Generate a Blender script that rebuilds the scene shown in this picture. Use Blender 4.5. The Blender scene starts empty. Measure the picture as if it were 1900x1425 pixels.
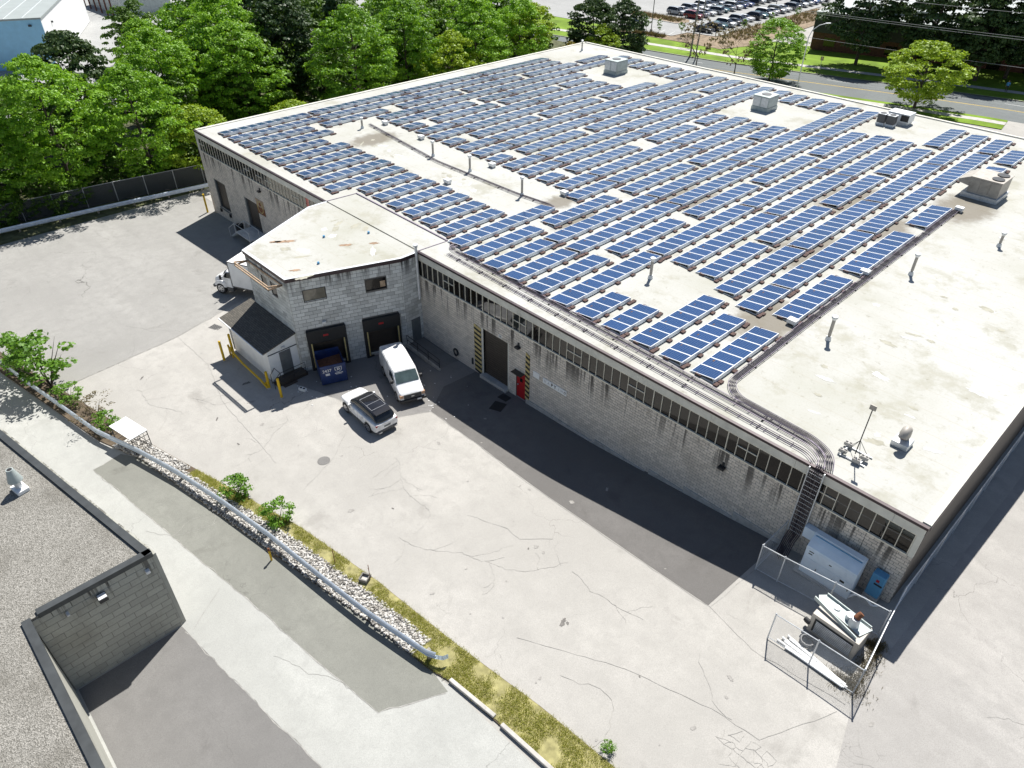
import bpy, bmesh, math, random
import numpy as np
from math import sin, cos, pi, hypot, atan2, radians as rad
from mathutils import Vector, Matrix
random.seed(11); rng = np.random.default_rng(5)
sc = bpy.context.scene
COL = sc.collection
# ------------------------------------------------------------ camera
cd = bpy.data.cameras.new('camera'); cam = bpy.data.objects.new('camera', cd); COL.objects.link(cam)
cam.location = (2.872, -29.251, 32.826); cam.rotation_euler = (0.9236, -0.0044, 0.8101)
cd.sensor_width = 36; cd.lens = 36 * 1330.29 / 1900; cd.clip_start = .5; cd.clip_end = 3000
sc.camera = cam
CAM = Vector(cam.location)
# ------------------------------------------------------------ daylight
SUN = Vector((-.291, .612, 1)).normalized()
w = bpy.data.worlds.new('World'); sc.world = w; w.use_nodes = True
sky = w.node_tree.nodes.new('ShaderNodeTexSky'); sky.sky_type = 'NISHITA'; sky.sun_disc = False
sky.sun_elevation = math.asin(SUN.z); sky.sun_rotation = atan2(SUN.x, SUN.y); sky.air_density = 1.0; sky.dust_density = .6; sky.ozone_density = .8
bg = w.node_tree.nodes['Background']; bg.inputs['Strength'].default_value = .06
w.node_tree.links.new(sky.outputs[0], bg.inputs['Color'])
sl = bpy.data.lights.new('sun', 'SUN'); sl.energy = 5.0; sl.angle = rad(.5); sl.color = (1, .972, .915)
so = bpy.data.objects.new('sun', sl); COL.objects.link(so); so.rotation_euler = SUN.to_track_quat('Z', 'Y').to_euler()
sc.view_settings.view_transform = 'Standard'; sc.view_settings.look = 'None'; sc.view_settings.gamma = 1
sc.view_settings.exposure = .58; sc.view_settings.use_curve_mapping = False

# ------------------------------------------------------------ terrain profile
PX = [-600, -77.6, -38.1, -27.6, -19.7, -12.4, -8.5, -6.3, -2.3, 1.4, 600]
PZ = [-3.2, -1.51, -.25, 0, .28, 1.08, 1.45, 1.8, 2.2, 2.46, 2.46]
def _lin(x, X, Z):
    if x <= X[0]: return Z[0]
    for i in range(1, len(X)):
        if x <= X[i]:
            t = (x - X[i-1]) / (X[i] - X[i-1]); return Z[i-1] + t * (Z[i] - Z[i-1])
    return Z[-1]
_S = {i: sum(_lin(i + d, PX, PZ) for d in (-2, -1, 0, 1, 2)) / 5 for i in range(-97, 9)}
def prof(x):
    if x <= -95 or x >= 6: return _lin(x, PX, PZ)
    i = math.floor(x); t = x - i
    return _S[i] * (1 - t) + _S[i+1] * t
def wy(y): return _lin(y, [-2, 15, 40, 62, 300], [1, .42, .12, 0, 0]) if y > -2 else 1
def g(x, y=-5):
    z = prof(x)
    return z if z < 0 else z * wy(y)

# ------------------------------------------------------------ mesh helpers
class MB:
    def __init__(s): s.v = []; s.f = []; s.m = []
    def add(s, vs, fs, m=0):
        o = len(s.v); s.v += [tuple(p) for p in vs]; s.f += [tuple(i + o for i in f) for f in fs]; s.m += [m] * len(fs); return s
    def box(s, x0, x1, y0, y1, z0, z1, m=0):
        return s.add([(x0,y0,z0),(x1,y0,z0),(x1,y1,z0),(x0,y1,z0),(x0,y0,z1),(x1,y0,z1),(x1,y1,z1),(x0,y1,z1)],
                     [(0,3,2,1),(4,5,6,7),(0,1,5,4),(1,2,6,5),(2,3,7,6),(3,0,4,7)], m)
    def bar(s, a, b, w, h, m=0):            # rectangular bar between two points, w sideways, h upwards
        a = Vector(a); b = Vector(b); d = (b - a).normalized()
        up = Vector((0,0,1)) if abs(d.z) < .98 else Vector((0,1,0))
        sd = d.cross(up).normalized() * w / 2; u = sd.cross(d).normalized() * h / 2
        c = [a-sd-u, a+sd-u, a+sd+u, a-sd+u, b-sd-u, b+sd-u, b+sd+u, b-sd+u]
        return s.add(c, [(0,1,2,3),(7,6,5,4),(0,4,5,1),(1,5,6,2),(2,6,7,3),(3,7,4,0)], m)
    def cyl(s, a, b, r, n=8, m=0, r2=None, cap=True):
        a = Vector(a); b = Vector(b); r2 = r if r2 is None else r2
        d = (b - a).normalized(); t = Vector((1,0,0)) if abs(d.x) < .9 else Vector((0,1,0))
        p = d.cross(t).normalized(); q = d.cross(p)
        vs = []
        for c, rr in ((a, r), (b, r2)):
            for i in range(n):
                k = 2*pi*i/n; vs.append(c + p*cos(k)*rr + q*sin(k)*rr)
        fs = [(i, n+i, n+(i+1)%n, (i+1)%n) for i in range(n)]
        if cap: fs += [tuple(range(n)), tuple(range(2*n-1, n-1, -1))]
        return s.add(vs, fs, m)
    def tube(s, pts, r, n=6, m=0):
        rs = r if isinstance(r, (list, tuple)) else [r]*len(pts)
        pts = [Vector(p) for p in pts]; rings = []; pp = None
        for i, c in enumerate(pts):
            d = (pts[min(i+1, len(pts)-1)] - pts[max(i-1, 0)]).normalized()
            if pp is None:
                t = Vector((0,0,1)) if abs(d.z) < .9 else Vector((1,0,0)); pp = d.cross(t).normalized()
            else:
                pp = (pp - d*pp.dot(d)).normalized()
            q = d.cross(pp)
            rings.append([c + pp*cos(2*pi*k/n)*rs[i] + q*sin(2*pi*k/n)*rs[i] for k in range(n)])
        vs = [v for ring in rings for v in ring]; fs = []
        for i in range(len(pts)-1):
            fs += [(i*n+k, i*n+(k+1)%n, (i+1)*n+(k+1)%n, (i+1)*n+k) for k in range(n)]
        fs += [tuple(range(n-1, -1, -1)), tuple((len(pts)-1)*n+k for k in range(n))]
        return s.add(vs, fs, m)
    def prism(s, poly, z0, z1, m=0, mt=None):
        n = len(poly); vs = [(x,y,z0) for x,y in poly] + [(x,y,z1) for x,y in poly]
        s.add(vs, [(i,(i+1)%n,n+(i+1)%n,n+i) for i in range(n)] + [tuple(range(n-1,-1,-1))], m)
        return s.add(vs[n:], [tuple(range(n))], m if mt is None else mt)
    def quad(s, a, b, c, d, m=0): return s.add([a,b,c,d], [(0,1,2,3)], m)
    def mesh(s, name, mats, smooth=None):
        me = bpy.data.meshes.new(name); me.from_pydata(s.v, [], s.f)
        for t in (mats if isinstance(mats, (list, tuple)) else [mats]): me.materials.append(t)
        me.polygons.foreach_set('material_index', s.m)
        if smooth is not None:
            me.polygons.foreach_set('use_smooth', [True]*len(s.f)); me.set_sharp_from_angle(angle=rad(smooth))
        me.update(); return me
    def build(s, name, mats, par=None, smooth=None, bevel=0, kind=None):
        return link(name, s.mesh(name, mats, smooth), par, bevel=bevel, kind=kind)
def link(name, me, par=None, loc=None, rz=None, bevel=0, kind=None, scale=None):
    o = bpy.data.objects.new(name, me); COL.objects.link(o)
    if par is not None: o.parent = par
    if loc is not None: o.location = loc
    if rz is not None: o.rotation_euler = (0, 0, rz)
    if scale is not None: o.scale = scale
    if bevel:
        b = o.modifiers.new('bevel', 'BEVEL'); b.width = bevel; b.segments = 2; b.limit_method = 'ANGLE'; b.angle_limit = rad(30)
    if kind: o['kind'] = kind
    return o
def tag(o, label, cat, group=None):
    o['label'] = label; o['category'] = cat
    if group: o['group'] = group
    return o
def thing(name, label, cat, loc=(0,0,0), rz=0, group=None):
    o = bpy.data.objects.new(name, None); COL.objects.link(o); o.empty_display_size = .3
    o.location = loc; o.rotation_euler = (0, 0, rz)
    return tag(o, label, cat, group)
def copy_tree(o, par=None):
    c = o.copy(); COL.objects.link(c); c.parent = par
    for ch in list(o.children): copy_tree(ch, c)
    return c
ORD = ['zeroth','first','second','third','fourth','fifth','sixth','seventh','eighth','ninth','tenth','eleventh','twelfth','thirteenth','fourteenth','fifteenth','sixteenth','seventeenth','eighteenth','nineteenth','twentieth','twenty-first','twenty-second','twenty-third','twenty-fourth','twenty-fifth','twenty-sixth','twenty-seventh']

# ------------------------------------------------------------ materials
def new_mat(name):
    m = bpy.data.materials.new(name); m.use_nodes = True
    return m, m.node_tree.nodes, m.node_tree.links, m.node_tree.nodes['Principled BSDF']
def c4(c): return (c[0], c[1], c[2], 1)
class NG:                                    # tiny node graph writer
    def __init__(s, m): s.N = m.node_tree.nodes; s.L = m.node_tree.links
    def pos(s):
        return s.N.new('ShaderNodeTexCoord').outputs['Object']
    def noise(s, v, scale, detail=4, rough=.55, dist=0):
        n = s.N.new('ShaderNodeTexNoise'); n.inputs['Scale'].default_value = scale; n.inputs['Detail'].default_value = detail
        n.inputs['Roughness'].default_value = rough; n.inputs['Distortion'].default_value = dist
        s.L.new(v, n.inputs['Vector']); return n.outputs['Fac']
    def ramp(s, f, stops):
        r = s.N.new('ShaderNodeValToRGB'); s.L.new(f, r.inputs['Fac']); e = r.color_ramp.elements
        while len(e) < len(stops): e.new(.5)
        for el, (p, c) in zip(e, stops): el.position = p; el.color = c4(c) if not isinstance(c, (int, float)) else (c, c, c, 1)
        return r.outputs['Color']
    def mix(s, f, a, b, mode='MIX'):
        n = s.N.new('ShaderNodeMix'); n.data_type = 'RGBA'; n.blend_type = mode
        for k, val in ((0, f), (6, a), (7, b)):
            if hasattr(val, 'links'): s.L.new(val, n.inputs[k])
            elif k == 0: n.inputs[k].default_value = val
            else: n.inputs[k].default_value = c4(val)
        return n.outputs[2]
    def math(s, op, a, b=0.0, clamp=False):
        n = s.N.new('ShaderNodeMath'); n.operation = op; n.use_clamp = clamp
        for k, val in ((0, a), (1, b)):
            if hasattr(val, 'links'): s.L.new(val, n.inputs[k])
            else: n.inputs[k].default_value = val
        return n.outputs[0]
    def scale(s, v, sx, sy, sz):
        n = s.N.new('ShaderNodeMapping'); n.inputs['Scale'].default_value = (sx, sy, sz); s.L.new(v, n.inputs['Vector']); return n.outputs[0]
    def xyz(s, v):
        n = s.N.new('ShaderNodeSeparateXYZ'); s.L.new(v, n.inputs[0]); return n.outputs
    def smooth(s, f, a, b, lo=0, hi=1):
        n = s.N.new('ShaderNodeMapRange'); n.interpolation_type = 'SMOOTHSTEP'
        for k, val in ((1, a), (2, b), (3, lo), (4, hi)): n.inputs[k].default_value = val
        s.L.new(f, n.inputs[0]); return n.outputs[0]
    def bump(s, f, b, strength=.3, dist=.02):
        n = s.N.new('ShaderNodeBump'); n.inputs['Strength'].default_value = strength; n.inputs['Distance'].default_value = dist
        s.L.new(f, n.inputs['Height']); s.L.new(n.outputs[0], b.inputs['Normal'])
def pm(name, c, rough=.6, metal=0, var=.15, scale=3, bump=0, spec=.5, dirt=0, coat=0):
    m, N, L, b = new_mat(name); G = NG(m); p = G.pos()
    lo = tuple(k*(1-var) for k in c); hi = tuple(min(1, k*(1+var)) for k in c)
    col = G.ramp(G.noise(p, scale, 5), [(.3, lo), (.7, hi)])
    if dirt:
        col = G.mix(G.smooth(G.noise(p, scale*.6, 6, .65, .4), .52, .72, 0, dirt), col, (.06, .05, .04))
    L.new(col, b.inputs['Base Color'])
    b.inputs['Roughness'].default_value = rough; b.inputs['Metallic'].default_value = metal
    b.inputs['Specular IOR Level'].default_value = spec; b.inputs['Coat Weight'].default_value = coat
    if bump: G.bump(G.noise(p, scale*8, 4), b, bump, .01)
    return m
def paving(name, c, crack=.5, stain=.25, seed=0, crack_scale=.11, speck=.30):
    m, N, L, b = new_mat(name); G = NG(m); p0 = G.pos()
    mp = N.new('ShaderNodeMapping'); mp.inputs['Location'].default_value = (seed*7.3, seed*3.1, 0); L.new(p0, mp.inputs['Vector']); p = mp.outputs[0]
    big = G.ramp(G.noise(p, .09, 5, .6, .3), [(.3, tuple(k*.80 for k in c)), (.7, tuple(k*1.12 for k in c))])
    # tyre-worn streaks along the drive
    st = G.noise(G.scale(p, .05, .7, 1), 1.0, 4)
    col = G.mix(G.smooth(st, .42, .70, 0, .5), big, tuple(k*.80 for k in c))
    col = G.mix(G.smooth(G.noise(p, 1.1, 6, .7, .3), .38, .70, 0, .75), col, tuple(k*.80 for k in c))
    col = G.mix(G.smooth(G.noise(p, 22, 3, .7), .35, .7, 0, speck*2), col, tuple(k*.62 for k in c))
    col = G.mix(G.smooth(G.noise(p, 60, 2, .6), .6, .75, 0, speck*1.6), col, tuple(min(.8, k*1.35) for k in c))
    sp = G.noise(p, .33, 6, .62, .6)
    col = G.mix(G.smooth(sp, .58, .74, 0, stain), col, (c[0]*.45, c[1]*.44, c[2]*.43))
    if crack:
        dn = N.new('ShaderNodeTexNoise'); dn.inputs['Scale'].default_value = .5; dn.inputs['Detail'].default_value = 5; L.new(p, dn.inputs['Vector'])
        va = N.new('ShaderNodeVectorMath'); va.operation = 'SCALE'; va.inputs['Scale'].default_value = 3.4; L.new(dn.outputs['Color'], va.inputs[0])
        vb = N.new('ShaderNodeVectorMath'); vb.operation = 'ADD'; L.new(p, vb.inputs[0]); L.new(va.outputs[0], vb.inputs[1])
        fl = G.scale(vb.outputs[0], 1, 1, 0)
        vo = N.new('ShaderNodeTexVoronoi'); vo.feature = 'DISTANCE_TO_EDGE'; vo.inputs['Scale'].default_value = crack_scale; L.new(fl, vo.inputs['Vector'])
        line = G.smooth(vo.outputs['Distance'], .0004, .0028, 1, 0)
        msk = G.smooth(G.noise(p, .12, 2), .46, .6)
        vo2 = N.new('ShaderNodeTexVoronoi'); vo2.feature = 'DISTANCE_TO_EDGE'; vo2.inputs['Scale'].default_value = 1.9; L.new(fl, vo2.inputs['Vector'])
        l2 = G.smooth(vo2.outputs['Distance'], .006, .035, .7, 0); m2 = G.smooth(G.noise(p, .16, 3), .66, .72)
        allc = G.math('MAXIMUM', G.math('MULTIPLY', line, msk), G.math('MULTIPLY', l2, m2))
        col = G.mix(G.math('MULTIPLY', allc, crack), col, (.07, .066, .06))
    L.new(col, b.inputs['Base Color']); b.inputs['Roughness'].default_value = .9; b.inputs['Specular IOR Level'].default_value = .25
    G.bump(G.noise(p, 30, 3, .7), b, .35, .012)
    return m
M = {}
M['yard'] = paving('yard_asphalt', (.455, .436, .405), .45, .38, 0)
M['drive'] = paving('neighbour_drive', (.45, .45, .425), .4, .25, 3)
M['olive'] = paving('olive_patch', (.25, .25, .222), .3, .6, 5)
M['bay'] = paving('loading_bay_asphalt', (.215, .208, .20), .3, .6, 9)
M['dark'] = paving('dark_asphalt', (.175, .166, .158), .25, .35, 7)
M['old'] = paving('old_yard_asphalt', (.36, .35, .33), .7, .4, 31, .16)
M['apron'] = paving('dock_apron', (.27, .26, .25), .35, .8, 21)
M['side'] = paving('side_drive_asphalt', (.41, .392, .37), .45, .35, 12)
M['road'] = paving('road_asphalt', (.185, .20, .20), .3, .15, 15)
M['lot'] = paving('car_park_asphalt', (.40, .40, .39), .3, .15, 17)
M['concrete'] = pm('concrete', (.46, .44, .41), .85, 0, .15, 2, .3, .3, .35)
M['soil'] = pm('soil', (.11, .085, .06), .95, 0, .3, 3, .5, .2)
M['litter'] = pm('leaf_litter', (.10, .105, .055), .95, 0, .4, 1.5, .5, .2)
M['mulch'] = pm('mulch_bed', (.26, .20, .14), .95, 0, .35, 1.2, .5, .2)
M['lawn'] = pm('lawn', (.15, .24, .02), .9, 0, .3, .35, .4, .2)
M['straw'] = pm('straw_turf', (.29, .265, .12), .95, 0, .35, 2.5, .5, .2)
M['white_line'] = pm('white_line_paint', (.62, .62, .6), .7, 0, .15, 3, 0, .3, .3)
M['yellow_line'] = pm('yellow_line_paint', (.55, .38, .06), .7, 0, .15, 3, 0, .3, .3)
M['black'] = pm('black_rubber', (.018, .018, .019), .7, 0, .2, 6)
M['blackmetal'] = pm('black_metal', (.025, .025, .027), .45, 0, .2, 6)
M['galv'] = pm('galvanised_steel', (.62, .64, .66), .45, .35, .12, 4, 0, .5, .25)
M['alu'] = pm('white_aluminium', (.74, .76, .78), .4, .1, .05, 4)
M['deflector'] = pm('deflector_sheet', (.84, .87, .90), .5, .15, .08, 2)
M['white'] = pm('white_paint', (.86, .86, .85), .5, 0, .05, 1.5, 0, .4, .12)
M['cream'] = pm('cream_frame', (.72, .67, .56), .55, 0, .12, 4, 0, .4, .2)
M['fascia'] = pm('fascia_concrete', (.66, .64, .57), .8, 0, .12, 1.2, .2, .3, .2)
M['flash'] = pm('maroon_flashing', (.045, .028, .032), .45, .2, .2, 2)
M['darkflash'] = pm('dark_flashing', (.055, .06, .062), .5, .2, .2, 2)
M['brown'] = pm('brown_door', (.055, .043, .034), .55, 0, .15, 3)
M['red'] = pm('red_paint', (.42, .012, .018), .42, 0, .1, 3)
M['grey_door'] = pm('grey_door_paint', (.13, .14, .145), .5, 0, .12, 3)
M['yellow'] = pm('yellow_safety_paint', (.72, .46, .015), .5, 0, .12, 4, 0, .4, .5)
M['faded'] = pm('faded_yellow', (.56, .45, .20), .7, 0, .2, 4, 0, .3, .3)
M['blue_bin'] = pm('blue_bin_paint', (.012, .034, .13), .45, 0, .25, 3, 0, .5, .35)
M['inv'] = pm('pale_blue_cabinet', (.76, .85, .93), .45, 0, .05, 2, 0, .4, .06)
M['inv2'] = pm('blue_cabinet', (.10, .30, .50), .45, 0, .06, 2, 0, .4, .08)
M['wood'] = pm('weathered_timber', (.42, .30, .20), .8, 0, .3, 5)
M['post_wood'] = pm('grey_timber', (.27, .25, .21), .85, 0, .3, 6)
M['bark'] = pm('bark', (.07, .055, .043), .95, 0, .35, 6, .6)
M['ballast'] = pm('brown_paver', (.085, .048, .04), .85, 0, .35, 5)
M['hvac'] = pm('hvac_sheet', (.42, .47, .46), .5, .15, .12, 2, 0, .4, .3)
M['hvac_tan'] = pm('beige_sheet', (.40, .37, .33), .55, .1, .12, 2, 0, .4, .3)
M['rust'] = pm('rusty_steel', (.19, .075, .035), .8, .1, .35, 6)
M['cond'] = pm('dark_conduit', (.04, .032, .042), .45, .3, .2, 6)
M['tray'] = pm('tray_steel', (.26, .22, .27), .5, .2, .2, 6)
M['tyre'] = pm('tyre_rubber', (.017, .017, .018), .85, 0, .2, 8)
M['rim'] = pm('alloy_rim', (.50, .51, .53), .3, .85, .1, 8)
M['redlamp'] = pm('red_lens', (.24, .01, .012), .2, 0, .1, 8)
M['amber'] = pm('lamp_lens', (.55, .33, .2), .2, 0, .1, 8)
M['plate'] = pm('plate_white', (.7, .7, .7), .5, 0, .04, 8)
M['bumper'] = pm('grey_bumper', (.10, .10, .105), .5, 0, .1, 5)
M['stone'] = pm('white_stone', (.52, .50, .47), .9, 0, .2, 2)
M['slate'] = pm('grey_metal_roof', (.33, .36, .35), .6, .1, .06, .5)
M['skin'] = pm('skin', (.45, .27, .19), .6, 0, .05, 8)
M['bluecloth'] = pm('blue_cloth', (.10, .33, .62), .85, 0, .1, 8)
M['darkcloth'] = pm('dark_cloth', (.02, .02, .03), .85, 0, .1, 8)
M['navy'] = pm('navy_cladding', (.012, .014, .022), .5, 0, .2, 1)
M['brick'] = pm('brown_brick', (.11, .045, .03), .85, 0, .25, 3)
def glossy(name, c, rough=.12, ior=1.5, coat=0):
    m, N, L, b = new_mat(name); G = NG(m); p = G.pos()
    L.new(G.ramp(G.noise(p, 1.7, 3), [(.3, tuple(k*.75 for k in c)), (.7, tuple(k*1.25 for k in c))]), b.inputs['Base Color'])
    b.inputs['Roughness'].default_value = rough; b.inputs['IOR'].default_value = ior; b.inputs['Coat Weight'].default_value = coat; b.inputs['Coat Roughness'].default_value = .04
    return m
M['glass'] = glossy('dark_glass', (.014, .012, .010), .03, 1.5)
M['blind'] = glossy('glass_over_blind', (.20, .18, .14), .05, 1.6)
M['redpane'] = glossy('red_film_pane', (.42, .03, .02), .08, 1.6)
M['carglass'] = glossy('car_glass', (.012, .014, .016), .04, 1.6)
M['windscreen'] = glossy('pale_windscreen', (.085, .12, .12), .04, 1.6)
M['paint_white'] = glossy('white_car_paint', (.80, .80, .80), .3, 1.5, .6)
M['paint_black'] = glossy('black_car_paint', (.012, .012, .014), .12, 1.5, .8)
PAINTS = {'white': (.70, .70, .70), 'silver': (.40, .42, .44), 'black': (.012, .012, .014), 'red': (.22, .015, .02), 'blue': (.02, .06, .22), 'grey': (.12, .13, .14), 'teal': (.03, .12, .14)}
for k, c in PAINTS.items(): M['car_' + k] = glossy('car_paint_' + k, c, .28, 1.5, .6)
# block walls: tone per block, mortar colour comes from the core, sooty runs below the sills
def blocks_mat(name, c, streak_top=None, streak_amt=.8, blotch=.35, streak_len=2.2, v=1.0):
    m, N, L, b = new_mat(name); G = NG(m)
    geo = N.new('ShaderNodeNewGeometry'); oi = N.new('ShaderNodeObjectInfo')
    r = G.math('FRACT', G.math('ADD', geo.outputs['Random Per Island'], oi.outputs['Random']))
    col = G.ramp(r, [(0, tuple(k*(1-.34*v) for k in c)), (.4, tuple(k*(1-.05*v) for k in c)), (1, tuple(k*(1+.2*v) for k in c))])
    p = geo.outputs['Position']
    col = G.mix(G.smooth(G.noise(p, .45, 5, .6, .3), .48, .72, 0, blotch), col, (c[0]*.5, c[1]*.47, c[2]*.43))
    col = G.mix(G.smooth(G.noise(p, 12, 4, .7), .4, .7, 0, .35), col, tuple(k*.7 for k in c))
    if streak_top:
        z = G.xyz(p)[2]
        st = G.noise(G.scale(p, 2.6, 2.6, .10), 1, 5, .65)
        lim = G.smooth(G.math('ADD', z, G.math('MULTIPLY', G.noise(G.scale(p, 1.1, 1.1, 0), 1, 3), 2.6)), streak_top - streak_len + 1.2, streak_top + 1.2)
        zone = G.smooth(G.noise(G.scale(p, .10, .10, 0), 1, 2), .32, .50)
        k = G.math('MULTIPLY', G.math('MULTIPLY', G.smooth(st, .49, .58), lim), zone)
        col = G.mix(G.math('MULTIPLY', k, streak_amt), col, (.045, .040, .036))
    L.new(col, b.inputs['Base Color']); b.inputs['Roughness'].default_value = .92; b.inputs['Specular IOR Level'].default_value = .2
    G.bump(G.noise(p, 35, 3), b, .3, .01)
    return m
M['block'] = blocks_mat('facade_block', (.70, .63, .55), 5.7, .86, .25, 2.3, .5)
M['block_annex'] = blocks_mat('annex_block', (.66, .66, .635), 7.6, .9, .4, 1.4, .8)
M['block_nb'] = blocks_mat('neighbour_block', (.40, .395, .35), 5.7, .7, .45, 1.2, .35)
M['mortar'] = pm('mortar', (.19, .18, .165), .95, 0, .2, 2, .3, .2)
M['mortar_nb'] = pm('mortar_dark', (.23, .225, .20), .95, 0, .2, 2, .3, .2)
def membrane():
    m, N, L, b = new_mat('roof_membrane'); G = NG(m); p = G.pos()
    c = (.465, .46, .43)
    col = G.ramp(G.noise(p, .10, 5, .6, .1), [(.3, (.40, .395, .345)), (.5, c), (.72, (.50, .50, .48))])
    col = G.mix(G.smooth(G.noise(p, .28, 8, .72, .1), .50, .66, 0, .55), col, (.30, .285, .21))
    col = G.mix(G.smooth(G.noise(p, 2.2, 8, .75, .1), .56, .72, 0, .6), col, (.22, .20, .145))
    col = G.mix(G.smooth(G.noise(p, 9, 4, .7), .45, .75, 0, .3), col, (.33, .315, .26))
    x, y, z = G.xyz(p)
    ln = G.smooth(G.math('ABSOLUTE', G.math('SUBTRACT', G.math('FRACT', G.math('DIVIDE', G.math('ADD', y, G.math('MULTIPLY', G.noise(p, .4, 2), .12)), 1.95)), .5)), .0, .022, .6, 0)
    col = G.mix(ln, col, (.40, .37, .31))
    # ponding silt between the array rows, around a few low drains
    for (cx, cy, r) in ((-14.5, 10.6, 2.6), (-12.5, 39.5, 3.0), (-37.3, 14.6, 1.6), (-62, 12.5, 2.2), (-15.4, 30.5, 2.4), (-17.8, 22, 3), (-20.2, 34, 3.2), (-30, 24, 2.6), (-33.5, 13, 2.0)):
        dx = G.math('SUBTRACT', x, cx); dy = G.math('MULTIPLY', G.math('SUBTRACT', y, cy), .6)
        d = G.math('SQRT', G.math('ADD', G.math('MULTIPLY', dx, dx), G.math('MULTIPLY', dy, dy)))
        d = G.math('ADD', d, G.math('MULTIPLY', G.noise(p, .9, 5, .7), 2.4))
        col = G.mix(G.smooth(d, r*.55 + 1.0, r + 1.2, .75, 0), col, (.15, .125, .09))
    L.new(col, b.inputs['Base Color']); b.inputs['Roughness'].default_value = .85; b.inputs['Specular IOR Level'].default_value = .25
    G.bump(G.noise(p, 2.5, 5), b, .25, .03)
    return m
M['roof'] = membrane()
def gravel_roof():
    m, N, L, b = new_mat('gravel_roof'); G = NG(m); p = G.pos()
    vo = N.new('ShaderNodeTexVoronoi'); vo.inputs['Scale'].default_value = 24; L.new(p, vo.inputs['Vector'])
    col = G.ramp(vo.outputs['Color'], [(.1, (.13, .122, .105)), (.5, (.25, .238, .212)), (.95, (.40, .38, .345))])
    col = G.mix(G.smooth(G.noise(p, .35, 5, .6), .42, .7, 0, .55), col, (.13, .12, .10))
    L.new(col, b.inputs['Base Color']); b.inputs['Roughness'].default_value = .95
    G.bump(vo.outputs['Distance'], b, .8, .04)
    return m
M['gravel_roof'] = gravel_roof()
def shingle_mat():
    m, N, L, b = new_mat('asphalt_shingle'); G = NG(m); p = G.pos()
    br = N.new('ShaderNodeTexBrick'); br.inputs['Scale'].default_value = 1; br.inputs['Brick Width'].default_value = .32; br.inputs['Row Height'].default_value = .15
    br.inputs['Mortar Size'].default_value = .012; br.inputs['Color1'].default_value = (.10, .092, .078, 1); br.inputs['Color2'].default_value = (.155, .14, .115, 1); br.inputs['Mortar'].default_value = (.035, .032, .03, 1)
    L.new(p, br.inputs['Vector']); L.new(G.mix(G.smooth(G.noise(p, 9, 4), .35, .7, 0, .4), br.outputs['Color'], (.07, .065, .06)), b.inputs['Base Color']); b.inputs['Roughness'].default_value = .95
    G.bump(br.outputs['Fac'], b, -.5, .02); return m
M['shingle'] = shingle_mat()
def cell_mat():
    m, N, L, b = new_mat('solar_cells'); G = NG(m); p = G.pos(); x, y, z = G.xyz(p)
    oi = N.new('ShaderNodeObjectInfo')
    def grid(c, o, pitch): return G.smooth(G.math('ABSOLUTE', G.math('SUBTRACT', G.math('FRACT', G.math('DIVIDE', G.math('ADD', c, o), pitch)), .5)), .455, .482)
    ln = G.math('MAXIMUM', grid(x, 5.0, .157), grid(y, 5.0, .157))
    vo = N.new('ShaderNodeTexVoronoi'); vo.inputs['Scale'].default_value = 26; L.new(p, vo.inputs['Vector'])
    base = G.mix(oi.outputs['Random'], (.004, .030, .098), (.008, .044, .145))
    base = G.mix(G.math('MULTIPLY', G.smooth(vo.outputs['Distance'], .1, .7), .4), base, (.012, .060, .19))
    col = G.mix(G.math('MULTIPLY', ln, .32), base, (.45, .52, .62))
    L.new(col, b.inputs['Base Color']); b.inputs['Roughness'].default_value = .18; b.inputs['IOR'].default_value = 1.45
    b.inputs['Coat Weight'].default_value = .25; b.inputs['Coat Roughness'].default_value = .12
    return m
M['cells'] = cell_mat()
def leaf_mat(name, c, c2, tr=.24):
    m, N, L, b = new_mat(name); G = NG(m); geo = N.new('ShaderNodeNewGeometry'); oi = N.new('ShaderNodeObjectInfo')
    f = G.math('ADD', G.math('MULTIPLY', geo.outputs['Random Per Island'], .6), G.math('MULTIPLY', oi.outputs['Random'], .4))
    col = G.mix(f, c, c2); L.new(col, b.inputs['Base Color']); b.inputs['Roughness'].default_value = .55; b.inputs['Specular IOR Level'].default_value = .35
    t = N.new('ShaderNodeBsdfTranslucent'); L.new(G.mix(.5, col, (min(1, c2[0]*2), min(1, c2[1]*1.9), c2[2])), t.inputs['Color'])
    mx = N.new('ShaderNodeMixShader'); mx.inputs[0].default_value = tr
    L.new(b.outputs[0], mx.inputs[1]); L.new(t.outputs[0], mx.inputs[2]); L.new(mx.outputs[0], N['Material Output'].inputs['Surface'])
    return m
M['leaf'] = leaf_mat('maple_leaf', (.085, .21, .010), (.27, .48, .030))
M['leaf_y'] = leaf_mat('yellow_green_leaf', (.17, .28, .012), (.36, .48, .035))
M['leaf_o'] = leaf_mat('olive_gold_leaf', (.16, .15, .02), (.30, .24, .03))
M['needle'] = leaf_mat('pine_needle', (.024, .060, .016), (.075, .125, .034), .15)
M['shrub'] = leaf_mat('shrub_leaf', (.07, .17, .015), (.18, .34, .03))
M['grass'] = leaf_mat('grass_blade', (.17, .26, .018), (.48, .44, .13), .25)
M['dry'] = leaf_mat('dry_twig_leaf', (.10, .085, .045), (.19, .15, .07), .2)
def text_mesh(s, size, mat):
    cu = bpy.data.curves.new('lettering', 'FONT'); cu.body = s; cu.size = size; cu.align_x = 'CENTER'; cu.align_y = 'CENTER'; cu.extrude = .003; cu.offset = size*.012
    o = bpy.data.objects.new('lettering', cu); COL.objects.link(o)
    me = bpy.data.meshes.new_from_object(o.evaluated_get(bpy.context.evaluated_depsgraph_get()))
    bpy.data.objects.remove(o); me.materials.clear(); me.materials.append(mat); return me
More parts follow.
